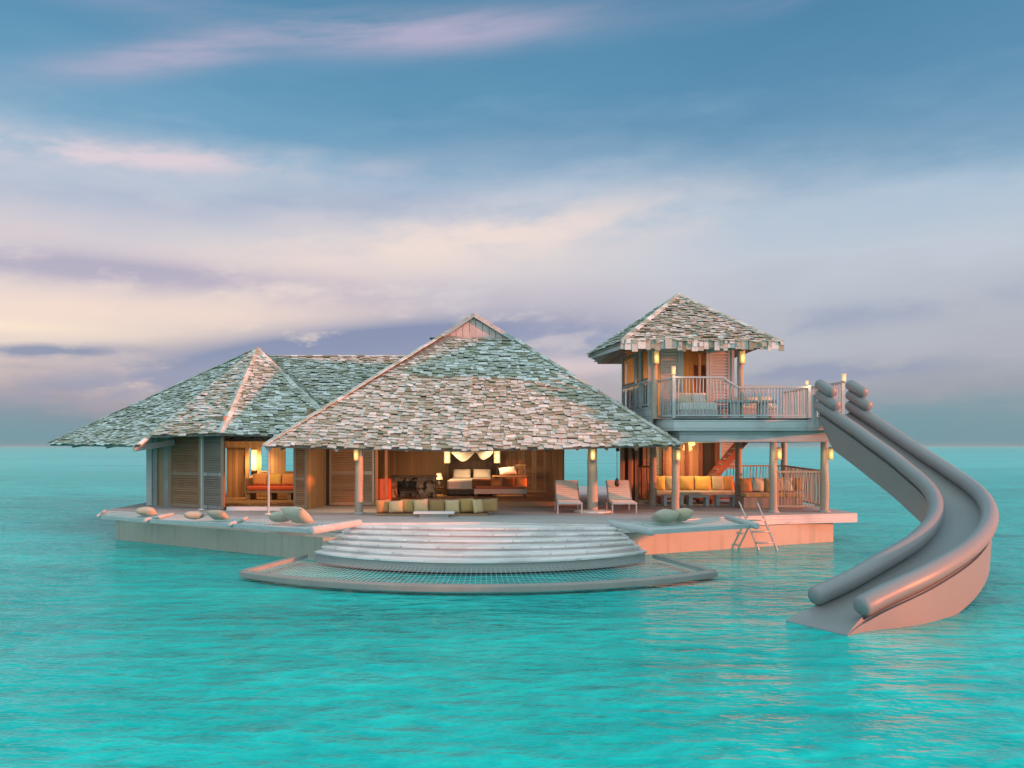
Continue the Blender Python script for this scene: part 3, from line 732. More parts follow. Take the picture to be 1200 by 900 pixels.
# --- tower
tow = thing('tower_pavilion', 'two storey lookout tower with a balcony and a pointed shingle hat roof', 'tower', (7, 30, ZD))
TA = Vector((5.95, 30.5, 8.5)); ZE = 6.45
T1, T2, TL = (3.5, 27.2, ZE), (8.5, 27.2, ZE), (2.72, 29.9, ZE-.12)
TR, TB2, TB1 = (8.95, 30.3, ZE+.25), (8.3, 34, ZE), (3.4, 34, ZE)
trf = roof(tow, [[T1, T2, TA], [T2, TR, TA], [TR, TB2, TA], [TB2, TB1, TA], [TB1, TL, TA], [TL, T1, TA]], [(T1, TA), (T2, TA), (TL, TA)],
     'pointed shingle roof with a hanging board fringe', row=.125, wmin=.10, wmax=.30)
g = MB(); rn = random.Random(21); xx = 3.46
while xx < 8.5:
    wd = rn.uniform(.10, .26); zb = 6.17 + rn.uniform(-.07, .07); zt = 6.5 + rn.uniform(-.03, .03)
    if rn.random() < .5: g.obox((xx+wd*.2, 27.09, zt-.12-rn.uniform(0, .1)), (wd*.6, 0, 0), (0, .03, 0), (0, .02, .13))
    g.obox((xx, 27.14 + rn.uniform(-.03, .02), zb), (wd-.012, 0, 0), (0, .03, 0), (0, .02, zt-zb)); xx += wd
g.build('eave_fringe', [M['shingle']], trf)
g = MB()
for p in ((3.6, 27.4), (3.0, 29.9)):
    pass
g.beam((3.55, 27.35, 6.30), (8.4, 27.35, 6.30), .06, .16); g.beam((2.85, 29.9, 6.26), (3.55, 27.4, 6.30), .06, .12)
for k in range(6):
    p = lerp((2.85, 29.8, 6.27), (3.55, 27.5, 6.27), k/5); g.beam(p, p + Vector((1.5, .2, .55)), .05, .09)
g.build('eave_rafters', M['greywood'], trf)
# upper deck
UD = 4.0
updeck = [(4.6, 29.0), (5.2, 27.4), (9.5, 27.4), (9.62, 26.75), (10.5, 26.75), (10.9, 28), (10.7, 33.6), (4.2, 33.6)]
g = MB(); g.prism(updeck, UD-.05, UD); g.build('balcony_floor', M['deck'], tow)
def loop_fascia(poly, z0, z1, th=.05, inset=0.0):
    mb = MB()
    for i in range(len(poly)):
        p, q_ = V2(poly[i]), V2(poly[(i+1) % len(poly)]); wall(mb, p, q_, z0, z1, th)
    return mb
loop_fascia(updeck, UD-.40, UD+.02).build('fascia', M['fascia'], tow)
low = [(4.9, 29.0), (5.42, 27.6), (10.3, 27.6), (10.55, 33.3), (4.5, 33.3)]
loop_fascia(low, UD-.76, UD-.402, .12).build('beam', M['fascia'], tow)
g = MB(); g.prism([(5.0, 29), (5.5, 27.75), (10.2, 27.75), (10.4, 33.2), (4.7, 33.2)], UD-.56, UD-.52); g.build('soffit', M['brown'], tow)
g = MB()
for k in range(5): g.beam((6+k*.95, 27.8, UD-.62), (6+k*.95, 33.1, UD-.62), .09, .11)
g.build('joists', M['frame'], tow)
for p, r_ in (((8.5, 27.75), .125), ((10.2, 27.85), .125), ((5.15, 31.2), .13), ((8.28, 31.2), .13), ((10.62, 33.3), .12)):
    log_post(tow, p, ZD, UD-.42, r_)
# hut
ZF = UD + .03; ZH = 6.42
for p in ((4.68, 28.05), (7.5, 28.05)): log_post(tow, p, UD, 6.45, .10, plinth=False)
WLh = lambda k: lerp((4.18, 32.0, 0), (4.58, 28.3, 0), k)
g = MB(); wall(g, WLh(0), WLh(1), UD-.35, UD+.42, .1); g.build('wall', M['fascia'], tow)
for k in (0.0, .5, .68, .985):
    p = WLh(k); g = MB(); g.box((p.x-.06, p.y-.06, UD+.42), (p.x+.06, p.y+.06, ZH)); g.build('corner_post', M['greywood'], tow)
rail_panel(tow, 'railing', WLh(.02), WLh(.98), UD+.42, UD+1.28, M['greywood'], step=.3, r=.02)
g = MB(); wall(g, WLh(.03)+Vector((.22, 0, 0)), WLh(.98)+Vector((.22, 0, 0)), UD+.02, UD+1.25, .04); g.build('lower_panel', M['greyplank'], tow)
for k0, k1 in ((.03, .48), (.53, .66), (.70, .97)):
    p0, p1 = WLh(k0), WLh(k1); g = MB()
    for z0, z1 in ((UD+1.3, UD+1.4), (ZH-.12, ZH)): wall(g, p0, p1, z0, z1, .05)
    L = (p1-p0); wall(g, p0, p0+L.normalized()*.07, UD+1.4, ZH-.12, .05); wall(g, p1-L.normalized()*.07, p1, UD+1.4, ZH-.12, .05)
    g.build('window_frame', M['warm'], tow)
YH = 28.6
shutter(tow, 'shutter', (4.98, YH), (5.66, YH), UD+.05, ZH, M['greywood'], M['louvrepale'], .10, label='pale pinkish shutter beside the tower doorway')
shutter(tow, 'shutter', (6.62, YH), (7.34, YH), UD+.05, ZH, M['greywood'], M['louvrepale'], .10, label='pale shutter at the far jamb of the tower doorway')
g = MB()
for xx in (4.84, 5.70, 6.56, 7.40): g.box((xx-.045, YH-.02, UD+.01), (xx+.045, YH+.09, ZH))
g.build('door_posts', M['greywood'], tow)
g = MB(); wall(g, (4.5, YH+.1), (7.5, YH+.1), ZH-.05, ZH+.5); g.build('lintel', M['greyplank'], tow)
g = MB(); g.box((6.26, YH+.02, UD+.02), (6.34, YH+.10, ZH-.05)); g.build('door_jamb', M['warm'], tow)
wallpart(tow, M['warm'], [((4.3, 32.0), (7.5, 32.0), UD, 6.9)])
wallpart(tow, M['warm'], [((7.45, 28.75), (7.5, 32), UD, 6.9)])
g = MB(); g.box((6.40, 30.0, UD+.02), (7.3, 30.06, UD+1.95)); g.build('inner_door', M['redwood'], tow)
g = MB(); g.prism([(4.3, 28.7), (7.5, 28.7), (7.5, 32), (4.2, 32)], 6.6, 6.65); g.build('ceiling', M['warm'], tow)
# balcony railings
rail_panel(tow, 'railing', (4.62, 28.95), (5.2, 27.45), UD+.01, 5.2, M['greywood'], 5.32, step=.11)
rail_panel(tow, 'railing', (5.2, 27.45), (6.77, 27.45), UD+.01, 5.32, M['greywood'], posts=(0.0,), step=.115, seed=2)
rail_panel(tow, 'railing', (6.77, 27.45), (7.27, 27.45), UD+.01, 5.32, M['greywood'], 5.0, step=.115, seed=3)
rail_panel(tow, 'railing', (7.27, 27.45), (9.56, 27.45), UD+.01, 5.0, M['greywood'], posts=(1.0,), step=.10, seed=4)
rail_panel(tow, 'railing', (7.6, 33.4), (10.6, 33.4), UD+.01, 5.45, M['greywood'], step=.12, seed=5)
rail_panel(tow, 'railing', (10.62, 33.4), (10.85, 28.0), UD+.01, 5.2, M['greywood'], posts=(1.0,), step=.12, seed=6)
# ground floor room under the tower
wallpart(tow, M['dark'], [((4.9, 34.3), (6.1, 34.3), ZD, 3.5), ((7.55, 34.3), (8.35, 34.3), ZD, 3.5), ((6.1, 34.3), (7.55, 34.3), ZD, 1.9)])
wallpart(tow, M['brown'], [((5.2, 36.0), (8.3, 36.0), ZD, 3.5)], 'inner_wall')
for xx in (5.3, 6.1, 7.0, 7.56, 8.2):
    g = MB(); g.box((xx-.07, 34.12, ZD), (xx+.07, 34.27, 3.45)); g.build('door_post', M['redwood'], tow)
shutter(tow, 'screen', (8.4, 34.3), (9.15, 34.3), 2.2, 3.4, M['louvrepale'], M['louvrepale'], .12, mid=False)
shutter(tow, 'screen', (5.42, 34.2), (6.0, 34.2), 1.6, 3.4, M['louvregrey'], M['louvrepale'], .12, mid=False)
g = MB()
for i in range(14):
    k = i/14; xx = 7.2+k*2.35; zz = ZD+.2+k*2.85; g.box((xx, 33.0, zz), (xx+.24, 33.9, zz+.045))
g2 = MB()
for yy in (32.96, 33.9): g2.beam((7.1, yy, ZD+.05), (9.6, yy, 4.0), .05, .22)
st_o = g2.build('staircase', M['redwood'], tow); g.build('treads', M['louvrepale'], st_o)
# lower railings
rail_panel(tow, 'railing', (8.62, 27.8), (10.1, 27.85), ZD+.12, 2.27, M['post'], step=.10, seed=11)
rail_panel(tow, 'railing', (8.3, 33.2), (10.6, 33.3), ZD+.1, 2.34, M['post'], step=.13, seed=12)
rail_panel(tow, 'railing', (10.6, 33.2), (10.3, 28.0), ZD+.1, 2.34, M['post'], 2.27, step=.13, seed=13)
rail_panel(tow, 'railing', (4.6, 32.2), (5.1, 31.3), ZD+.1, 2.35, M['brown'], step=.09, seed=14)

# ------------------------------------------------------------------ water slide
sld = thing('water_slide', 'grey curving water slide running from the upper balcony down to the sea', 'slide', (9.5, 20, 0))
ctr = catmull([(10.02, 26.46, 4.36), (10.28, 25.15, 3.80), (10.58, 23.8, 3.17), (10.84, 22.35, 2.52), (10.76, 20.75, 1.98), (9.95, 18.85, 1.57), (8.62, 16.95, 1.22), (7.03, 15.45, .86), (5.68, 14.80, .43)], 9)
n_ = len(ctr); HW = .525
side = []
for i in range(n_):
    tg = ctr[min(i+1, n_-1)] - ctr[max(i-1, 0)]; tg.z = 0; tg.normalize(); side.append(Vector((-tg.y, tg.x, 0)))
inn = [c_ - s_*HW for c_, s_ in zip(ctr, side)]; out = [c_ + s_*HW for c_, s_ in zip(ctr, side)]
TR_ = .175
# chute: the bed between the tubes, ends as a flat lip in the water
ext = [ctr[-1] + (ctr[-1]-ctr[-3]).normalized()*k for k in (.25, .5, .72)]
bed_c = [c_ - Vector((0, 0, .20)) for c_ in ctr]
tgl = (ctr[-1]-ctr[-4]); tgl.z = 0; tgl.normalize()
lip = [ctr[-1] + tgl*k for k in (.2, .4, .58)]
for p, zz in zip(lip, (.17, .09, .01)): p.z = zz; bed_c.append(p)
lipdir = Vector((.47, -.88, 0))
sides = side[:-2] + [(side[-2]*.8+lipdir*.2).normalized(), (side[-1]*.6+lipdir*.4).normalized()] + [lipdir]*3
prof = [-.52, -.48, -.40, -.25, 0, .25, .40, .48, .52]; zpr = [.03, .0, -.05, -.075, -.085, -.075, -.05, 0, .03]
def depth(i): 
    k = i/(len(bed_c)-1); return .78*(1-k)+.85*k
b = MB(); vs = []; fs = []; m_ = len(prof)
for i, (c_, s_) in enumerate(zip(bed_c, sides)):
    fl = max(0, (i-n_+1)/3); wd_ = lambda a: a*(1+(.36 if a > 0 else .20)*fl)
    for a, zz in zip(prof, zpr): vs.append(c_ + s_*wd_(a) + Vector((0, 0, zz*(1-fl))))
    for a in prof[::-1]: vs.append(c_ + s_*wd_(a) + Vector((0, 0, -.10)))
K = 2*m_
for i in range(len(bed_c)-1):
    for k in range(K): fs.append((i*K+k, i*K+(k+1) % K, (i+1)*K+(k+1) % K, (i+1)*K+k))
fs += [tuple(range(K)), tuple(range((len(bed_c)-1)*K, len(bed_c)*K))]
b.add(vs, fs); b.build('chute', M['slide'], sld, autos=50)
for sg in (-1, 1):
    b = MB(); vs = []; fs = []
    for i, (c_, s_) in enumerate(zip(bed_c, sides)):
        fl = max(0, (i-n_+1)/3); wide = 1+(.20 if sg > 0 else .04)*fl
        start = min(1, .28+i/7)
        dp = .86*start
        hi = c_ + s_*sg*(.58+.02*fl)*wide + Vector((0, 0, -.075*(1-fl)-.004*fl)); lo = c_ + s_*sg*.53*wide - Vector((0, 0, dp))
        lo.z = max(lo.z, -.5)
        ii = c_ + s_*sg*.50*wide + Vector((0, 0, -.075*(1-fl)-.012*fl))
        vs += [hi, lo, lo - s_*sg*.05, ii]
    for i in range(len(bed_c)-1):
        for k in range(4): fs.append((i*4+k, i*4+(k+1) % 4, (i+1)*4+(k+1) % 4, (i+1)*4+k))
    fs += [(0, 1, 2, 3), tuple(range((len(bed_c)-1)*4, len(bed_c)*4))]
    b.add(vs, fs); b.build('side_panel', M['slide'], sld, autos=50)
b = MB(); vs = []; fs = []
for i, (c_, s_) in enumerate(zip(bed_c, sides)):
    start = min(1, .28+i/7); zz = max(-.6, c_.z-.80*start); vs += [Vector((c_.x, c_.y, zz)) - s_*.5, Vector((c_.x, c_.y, zz)) + s_*.5]
for i in range(len(bed_c)-1): fs.append((2*i, 2*i+1, 2*i+3, 2*i+2))
b.add(vs, fs)
b.v += [v - Vector((0, 0, .03)) for v in b.v]; nn = len(vs); b.f += [tuple(k+nn for k in f)[::-1] for f in fs]; b.mi += [0]*len(fs)
b.build('underside', M['slide'], sld)
for line, nm in ((inn, 'rail_tube'), (out, 'rail_tube')):
    b = MB(); pts = line; rs = [TR_]*len(pts)
    tg0 = (pts[0]-pts[1]).normalized(); tg1 = (pts[-1]-pts[-2]).normalized()
    P = [pts[0]+tg0*.12, pts[0]+tg0*.10, pts[0]+tg0*.05] + pts + [pts[-1]+tg1*.06, pts[-1]+tg1*.10, pts[-1]+tg1*.115]
    Rr = [.02, TR_*.6, TR_*.9] + rs + [TR_*.93, TR_*.7, .02]
    b.tube(P, Rr, 24); b.build(nm, M['slidetube'], sld, smooth=True)
    b = MB(); b.tube([p - Vector((0, 0, .20)) for p in line], .045, 8); b.build('seam', M['slidedark'], sld, smooth=True)
for line in (inn, out):
    for lvl, L0, drop in ((.34, .95, .02), (.65, .72, .0)):
        p0 = line[0] + Vector((0, 0, lvl)); p1 = line[0] + (line[4]-line[0]).normalized()*L0 + Vector((0, 0, lvl - drop))
        u = (p1-p0).normalized(); rr_ = .165
        P = [p0-u*.10, p0-u*.08, p0-u*.04, p0, p1, p1+u*.05, p1+u*.085, p1+u*.10]; Rr = [.02, rr_*.6, rr_*.9, rr_, rr_, rr_*.9, rr_*.6, .02]
        b = MB(); b.tube(P, Rr, 20); b.build('grab_tube', M['slidetube'], sld, smooth=True)
# legs of the slide head stand on the landing
for s_ in (-1, 1):
    b = MB(); x_ = 10.02+s_*.62; b.box((x_-.05, 26.5, 3.7), (x_+.05, 26.62, 4.7)); b.build('head_post', M['greywood'], sld)

# ------------------------------------------------------------------ nets
def net_lines(mb, A_, B_, n_u, n_v, r=.008, sag=.05, r2=None):
    """A_(s) and B_(s) are the two long edges, s 0..1; rope grid between them"""
    for i in range(n_u+1):
        s_ = i/n_u; a, b_ = A_(s_), B_(s_); pts = []
        for k in range(7):
            p = lerp(a, b_, k/6); p.z -= sag*math.sin(math.pi*k/6)*math.sin(math.pi*min(max(s_, .02), .98))**.3; pts.append(p)
        mb.tube(pts, r, 4, caps=False)
    for j in range(n_v+1):
        k = j/n_v; pts = []
        for i in range(0, n_u+1, max(1, n_u//24)):
            s_ = i/n_u; p = lerp(A_(s_), B_(s_), k); p.z -= sag*math.sin(math.pi*k)*math.sin(math.pi*min(max(s_, .02), .98))**.3; pts.append(p)
        mb.tube(pts, r2 or r, 4, caps=False)
ZN = .17
nt = thing('lagoon_net', 'wide crescent of white netting in a grey timber frame around the curved steps', 'net', (-.8, 18.5, 0))
def front_arc(rad, s_, zz=ZN):
    an = R(-41.5 + 83*s_); return Vector((-.78 + rad*math.sin(an), 26.05 - rad*math.cos(an), zz))
def inner_arc(s_, zz=ZN):
    an = R(-54 + 108*s_); return Vector((-.85 + 5.78*math.sin(an), 26.05 - 5.62*math.cos(an), zz))
poly_o = [front_arc(8.38, i/60) for i in range(61)]; poly_i = [front_arc(8.06, i/60) for i in range(61)]
b = MB(); b.prism([(p.x, p.y) for p in poly_o] + [(p.x, p.y) for p in poly_i[::-1]], .07, ZN+.03); b.build('frame', M['netframe'], nt, bevel=.015)
for e in (0, 1):
    b = MB(); b.beam(inner_arc(e), front_arc(8.22, e), .2, .10); b.build('side_bar', M['netframe'], nt, bevel=.012)
b = MB(); net_lines(b, lambda s_: inner_arc(s_, ZN+.02), lambda s_: front_arc(8.05, s_, ZN+.02), 96, 9, .0030, .05, .0018); b.build('netting', M['net'], nt)

def lounge_net(label, a0, a1, b0, b1, poles, pr=.09, n_u=26, n_v=12):
    c_ = (Vector(a0)+Vector(b1))/2; o = thing('lounging_net', label, 'net', (c_.x, c_.y, ZD), 'lounging nets along the deck edge')
    a0, a1, b0, b1 = [Vector((p[0], p[1], ZD-.03)) for p in (a0, a1, b0, b1)]
    b = MB(); net_lines(b, lambda s_: lerp(a0, a1, s_), lambda s_: lerp(b0, b1, s_), n_u, n_v, .009, .05); b.build('netting', M['net'], o)
    b = MB(); b.beam(b0+Vector((0, 0, -.01)), b1+Vector((0, 0, -.01)), .12, .11); b.build('edge_beam', M['greywood'], o)
    for p, q_, r_ in poles:
        p, q_ = Vector((p[0], p[1], ZD+.0)), Vector((q_[0], q_[1], ZD+.0)); b = MB(); b.tube([p, q_, q_+(q_-p).normalized()*.03], [r_, r_*1.1, r_*.8], 12); b.build('pole', M['greywood'], o, autos=50)
    return o
i0, i1, i2, i3 = (-13.6, 28.5), (-10.75, 27.0), (-7.95, 25.55), (-4.9, 24.25)
o0, o1, o2, o3 = (-12.75, 26.5), (-10.6, 25.0), (-7.75, 23.6), (-5.15, 22.0)
lounge_net('lounging net at the bow with two sage cushions and a thick outer pole', i0, i1, o0, o1, [(i0, (-12.8, 26.4), .045)])
lounge_net('middle lounging net below the louvred shutters', i1, i2, o1, o2, [(i1, (-10.68, 24.85), .055)])
lounge_net('lounging net ending in a thick pale log next to the curved steps', i2, i3, o2, o3, [(i2, (-7.75, 23.45), .055), ((-4.3, 24.0), (-5.1, 21.75), .10)])
lounge_net('lounging net on the sunlit side between two pale logs', (2.95, 23.8), (6.5, 25.9), (3.45, 21.7), (6.5, 23.4), [((2.75, 23.9), (3.5, 21.4), .09), ((6.5, 25.8), (6.6, 23.05), .085)])

# ------------------------------------------------------------------ ladder
lad = thing('swim_ladder', 'slim pale swim ladder leaning from the deck into the water', 'ladder', (7.2, 26, 0))
for x0 in (7.05, 7.60):
    b = MB(); b.tube([(x0-.03, 26.42, 1.38), (x0, 26.35, 1.30), (x0+.26, 25.75, .3), (x0+.42, 25.4, -.3)], .028, 10); b.build('rail', M['metal'], lad, smooth=True)
for k, zz in ((.25, .85), (.5, .52), (.72, .2)):
    b = MB(); yy = 25.97 - (.9-zz)*.46; b.tube([(7.05+.12+(.9-zz)*.2, yy, zz), (7.60+.12+(.9-zz)*.2, yy, zz)], .025, 8); b.build('rung', M['metal'], lad, smooth=True)

# ------------------------------------------------------------------ lamps
def lantern(label, p, zt, sz=(.15, .15, .31), power=5, mat=None, col=(1, .62, .25)):
    o = thing('post_lantern', label, 'lantern', (p[0], p[1], zt-sz[2]), 'glowing lanterns on the posts')
    x_, y_ = p; a, c_, h = sz
    b = MB(); b.lathe((x_, y_, zt-h), [(a*.5, 0), (a*.52, h*.5), (a*.5, h)], 16); b.build('shade', mat or M['lantern'], o, autos=40)
    b = MB(); b.lathe((x_, y_, zt+.002), [(a*.56, 0), (a*.56, .03), (a*.3, .05)], 16); b.build('cap', M['frame'], o)
    b = MB(); b.lathe((x_, y_, zt-h-.035), [(a*.54, 0), (a*.56, .033)], 16); b.build('base', M['frame'], o)
    if power: point(o, (x_, y_-a*.5-.14, zt-h*.5), power, col, .07)
    return o
lantern('lantern at the top of the post beside the sliding louvred panels', (-4.9, 26.83), 3.0)
lantern('lantern on the thick post between the two sun loungers', (2.62, 27.70), 3.0, power=8)
lantern('lantern on the slim post at the pointed corner of the main roof', (5.36, 27.52), 2.98)
lantern('lantern on the lower tower post next to the swim ladder', (8.62, 27.53), 3.02)
lantern('lantern on the lower tower post closest to the slide', (10.32, 27.63), 3.02)
lantern('lantern under the hat roof at the tower corner nearest the main roof', (4.72, 27.87), 6.20, (.17, .17, .38))
lantern('lantern under the hat roof at the tower corner facing the slide', (7.52, 27.85), 6.20, (.17, .17, .38))
RG = 'lamps on the balcony railing'
def rail_lamp(label, p, zb, h, r_=.07):
    o = thing('railing_lamp', label, 'lamp', (p[0], p[1], zb), RG)
    b = MB(); b.lathe((p[0], p[1], zb+.03), [(r_*.9, 0), (r_, h)], 14); b.build('shade', M['lampglow'], o, autos=40)
    b = MB(); b.lathe((p[0], p[1], zb+.003), [(r_*.6, 0), (r_*.6, .028)], 12); b.build('base', M['frame'], o)
    point(o, (p[0], p[1]-.2, zb+h*.6), 3)
rail_lamp('railing lamp on the balcony corner before the pink shutter', (5.2, 27.45), 5.38, .26)
rail_lamp('railing lamp where the balcony railing meets the slide', (9.5, 27.5), 5.06, .12, .055)
rail_lamp('railing lamp behind the grab tubes of the slide', (10.85, 27.0+.9), 5.20, .24, .075)
# interior lamps
def floor_lamp(label, p, zb, zs, zt, r_=.13):
    o = thing('floor_lamp', label, 'lamp', (p[0], p[1], zb), 'tall floor lamps by the bed')
    b = MB(); b.lathe((p[0], p[1], zb+.003), [(.16, 0), (.16, .03), (.03, .05)], 16); b.build('base', M['black'], o)
    b = MB(); b.tube([(p[0], p[1], zb+.05), (p[0], p[1], zs)], .018, 8); b.build('pole', M['black'], o)
    b = MB(); b.lathe((p[0], p[1], zs), [(r_, 0), (r_, zt-zs)], 18); s_ = b.build('shade', M['lampglow'], o, autos=40)
    c_ = MB()
    for k in range(4):
        zz = zs + (zt-zs)*k/3; c_.lathe((p[0], p[1], zz-.012), [(r_+.008, 0), (r_+.008, .024)], 18)
    c_.build('bands', M['frame'], s_)
    point(o, (p[0], p[1]-.55, (zs+zt)/2), 50, (1, .55, .22), .12)
floor_lamp('banded floor lamp beside the table lamp and bed pillows', (-2.66, 35.0), 1.1, 2.42, 2.97)
floor_lamp('banded floor lamp over the writing desk', (-.62, 35.2), 1.1, 2.42, 3.0)
tl = thing('table_lamp', 'small white shaded table lamp on a dark bedside stool', 'lamp', (-3.05, 35.6, 1.42))
b = MB(); b.lathe((-3.05, 35.6, 1.42), [(.09, 0), (.10, .08), (.05, .2), (.03, .32)], 14); b.build('base', M['black'], tl, autos=40)
b = MB(); b.lathe((-3.05, 35.6, 1.72), [(.17, 0), (.10, .26)], 16); b.build('shade', M['lampglow'], tl, autos=40)
point(tl, (-3.05, 35.3, 1.85), 15, (1, .55, .22), .1)
bs = thing('bedside_stool', 'dark bedside stool under the table lamp', 'stool', (-3.05, 35.6, 1.1))
b = MB(); b.box((-3.28, 35.38, 1.36), (-2.82, 35.82, 1.415)); b.build('top', M['dark'], bs, bevel=.01)
for sx in (-.2, .2):
    for sy in (-.18, .18): b = MB(); b.box((-3.05+sx-.025, 35.6+sy-.025, 1.1), (-3.05+sx+.025, 35.6+sy+.025, 1.36)); b.build('leg', M['dark'], bs)
wl = thing('niche_lantern', 'glowing amber lantern in the wall niche behind the orange sofa', 'lantern', (-10.48, YL+.2, 2.1))
b = MB(); b.lathe((-10.48, YL+.2, 2.15), [(.11, 0), (.12, .4), (.11, .8)], 14); b.build('shade', M['lampwarm'], wl, autos=40)
b = MB(); b.lathe((-10.48, YL+.2, 2.10), [(.13, 0), (.13, .048)], 14); b.build('base', M['frame'], wl)
point(wl, (-10.3, YL-.5, 2.6), 60, (1, .50, .16), .15)
cl = thing('ceiling_lamp', 'round warm ceiling lamp inside the low pavilion', 'lamp', (-9.6, 32, 3.9))
b = MB(); b.lathe((-9.6, 32.0, 3.84), [(.16, 0), (.2, .06), (.2, .105)], 18); b.build('diffuser', M['lampglow'], cl, autos=40)
b = MB(); b.lathe((-9.6, 32.0, 3.75), [(.05, 0), (.08, .088)], 12); b.build('finial', M['black'], cl)
point(cl, (-9.6, 31.8, 3.6), 110, (1, .58, .24), .15)
hl = thing('pendant_lamp', 'warm paper pendant lamp hanging inside the tower hut', 'lamp', (5.5, 30.2, 6.0))
b = MB(); b.lathe((5.5, 30.2, 5.7), [(.05, 0), (.16, .1), (.18, .2), (.12, .32)], 16); b.build('shade', M['lampwarm'], hl, autos=40)
b = MB(); b.tube([(5.5, 30.2, 6.02), (5.5, 30.2, 6.6)], .01, 6); b.build('cord', M['black'], hl)
point(hl, (5.5, 29.7, 5.6), 110, (1, .50, .18), .15)
gl_ = thing('pendant_lamp', 'warm pendant lamp hanging in the dark room under the tower', 'lamp', (7.2, 35, 3))
b = MB(); b.lathe((7.2, 35, 2.9), [(.1, 0), (.2, .06), (.16, .26)], 16); b.build('shade', M['lampwarm'], gl_, autos=40)
b = MB(); b.tube([(7.2, 35, 3.16), (7.2, 35, 3.44)], .01, 6); b.build('cord', M['black'], gl_)
point(gl_, (7.2, 34.7, 2.7), 40, (1, .45, .15), .12)
bl = thing('pendant_lamp', 'amber pendant lamp hanging over the lounge sofa', 'lamp', (6.8, 32.3, 3.2))
b = MB(); b.lathe((6.8, 32.3, 3.12), [(.08, 0), (.14, .06), (.10, .2)], 16); b.build('shade', M['lampwarm'], bl, autos=40)
b = MB(); b.tube([(6.8, 32.3, 3.32), (6.8, 32.3, 3.44)], .012, 6); b.build('cord', M['black'], bl)
point(bl, (6.8, 31.9, 2.95), 60, (1, .60, .22), .12)
# spotlights under the eave
for xx, yy, mt, lb in ((-5.55, 27.05, 'slab', 'pale spotlight under the eave by the sliding panels'), (-3.33, 27.0, 'slab', 'pale spotlight under the eave over the bar counter'), (1.1, 27.05, 'black', 'black spotlight under the eave near the rear doors'), (3.36, 27.2, 'black', 'black spotlight under the eave over a sun lounger')):
    o = thing('spotlight', lb, 'spotlight', (xx, yy, 3.0), 'spotlights under the main eave')
    b = MB(); b.tube([(xx, yy, 3.06), (xx, yy-.1, 2.98)], [.05, .065], 12); b.build('head', M[mt], o, autos=40)
    b = MB(); b.tube([(xx, yy+.02, 3.05), (xx, yy+.06, 3.25)], .015, 6); b.build('bracket', M['black'], o)
    if mt == 'slab': point(o, (xx, yy+.9, 2.8), 45, (1, .55, .25), .06)
# black weight on a cord, thin poles
o = thing('hanging_weight', 'black weight hanging on a thin cord over a sun lounger', 'pendant', (3.52, 28.6, 1.85))
b = MB(); b.lathe((3.52, 28.6, 1.75), [(.05, 0), (.085, .08), (.07, .2), (.03, .28)], 14); b.build('weight', M['black'], o, autos=40)
b = MB(); b.tube([(3.52, 28.6, 2.0), (3.52, 28.6, 3.9)], .012, 6); b.build('cord', M['ropecord'], o)
o = thing('rain_pole', 'thin pale pole under the corner of the main roof in front of the orange sofa', 'pole', (-7.85, 27.3, ZD), 'thin poles under the eaves')
b = MB(); b.tube([(-7.7, 27.0, ZD+.03), (-7.7, 27.0, 3.12)], .035, 10); b.build('shaft', M['greywood'], o)
b = MB(); b.lathe((-7.7, 27.0, 2.95), [(.05, 0), (.11, .12), (.08, .17)], 12); b.build('cup', M['greywood'], o)
b = MB(); b.lathe((-7.7, 27.0, ZD+.002), [(.14, 0), (.12, .03)], 14); b.build('foot', M['slab'], o)
o = thing('rain_pole', 'thin pale pole standing between the two louvred shutters', 'pole', (-10.55, 29.0, ZD), 'thin poles under the eaves')
b = MB(); b.tube([(-10.53, 28.95, ZD+.03), (-10.53, 28.95, 3.55)], .03, 10); b.build('shaft', M['greywood'], o)
b = MB(); b.lathe((-10.53, 28.95, ZD+.002), [(.12, 0), (.10, .03)], 14); b.build('foot', M['slab'], o)

# ------------------------------------------------------------------ loungers
def make_lounger():
    o = thing('sun_lounger', 'x', 'sun lounger', (0, 0, ZD), 'sun loungers on the deck')
    W, L = .76, 1.95
    b = MB(); z0 = .30
    for sx in (-1, 1): b.box((sx*W/2-.03, 0, z0), (sx*W/2+.03, L*.98, z0+.06))
    b.box((-W/2, -.03, z0), (W/2, .03, z0+.06)); b.box((-W/2, L-.06, z0), (W/2, L, z0+.06)); b.build('frame', M['metal'], o, local=True, bevel=.008)
    for sx in (-1, 1):
        for yy in (.03, L-.25): b = MB(); b.box((sx*(W/2)-.022, yy-.022, 0), (sx*(W/2)+.022, yy+.022, z0)); b.build('leg', M['metal'], o, local=True)
    b = MB(); k = 0
    for i in range(13):
        yy = .02+i*.088; b.box((-W/2+.02, yy, z0+.062), (W/2-.02, yy+.078, z0+.085))
    b.build('seat', M['sling'], o, local=True)
    b = MB(); an = R(44); cy, sy = math.cos(an), math.sin(an); y0, zz = 1.17, z0+.08
    for i in range(10):
        a = i*.088; b.obox((-W/2+.02, y0+a*cy, zz+a*sy), (W-.04, 0, 0), (0, .078*cy, .078*sy), (0, -.023*sy, .023*cy))
    b.build('backrest', M['sling'], o, local=True)
    b = MB()
    for sx in (-1, 1): b.beam((sx*(W/2-.0), y0, zz-.02), (sx*(W/2-.0), y0+.88*cy, zz+.88*sy-.02), .04, .04)
    b.beam((-W/2, y0+.6*cy, zz+.6*sy-.03), (W/2, y0+.6*cy, zz+.6*sy-.03), .03, .03); b.beam((0, y0+.6*cy, zz+.6*sy-.04), (0, L-.1, z0+.03), .04, .04); b.build('back_frame', M['metal'], o, local=True)
    return o
l0 = make_lounger(); l1 = copy_tree(l0)
l0.location = (1.84, 27.15, ZD); l0.rotation_euler.z = R(0); l0['label'] = 'slatted sun lounger backed by the sunlit end of the raised floor, beside the thick post'
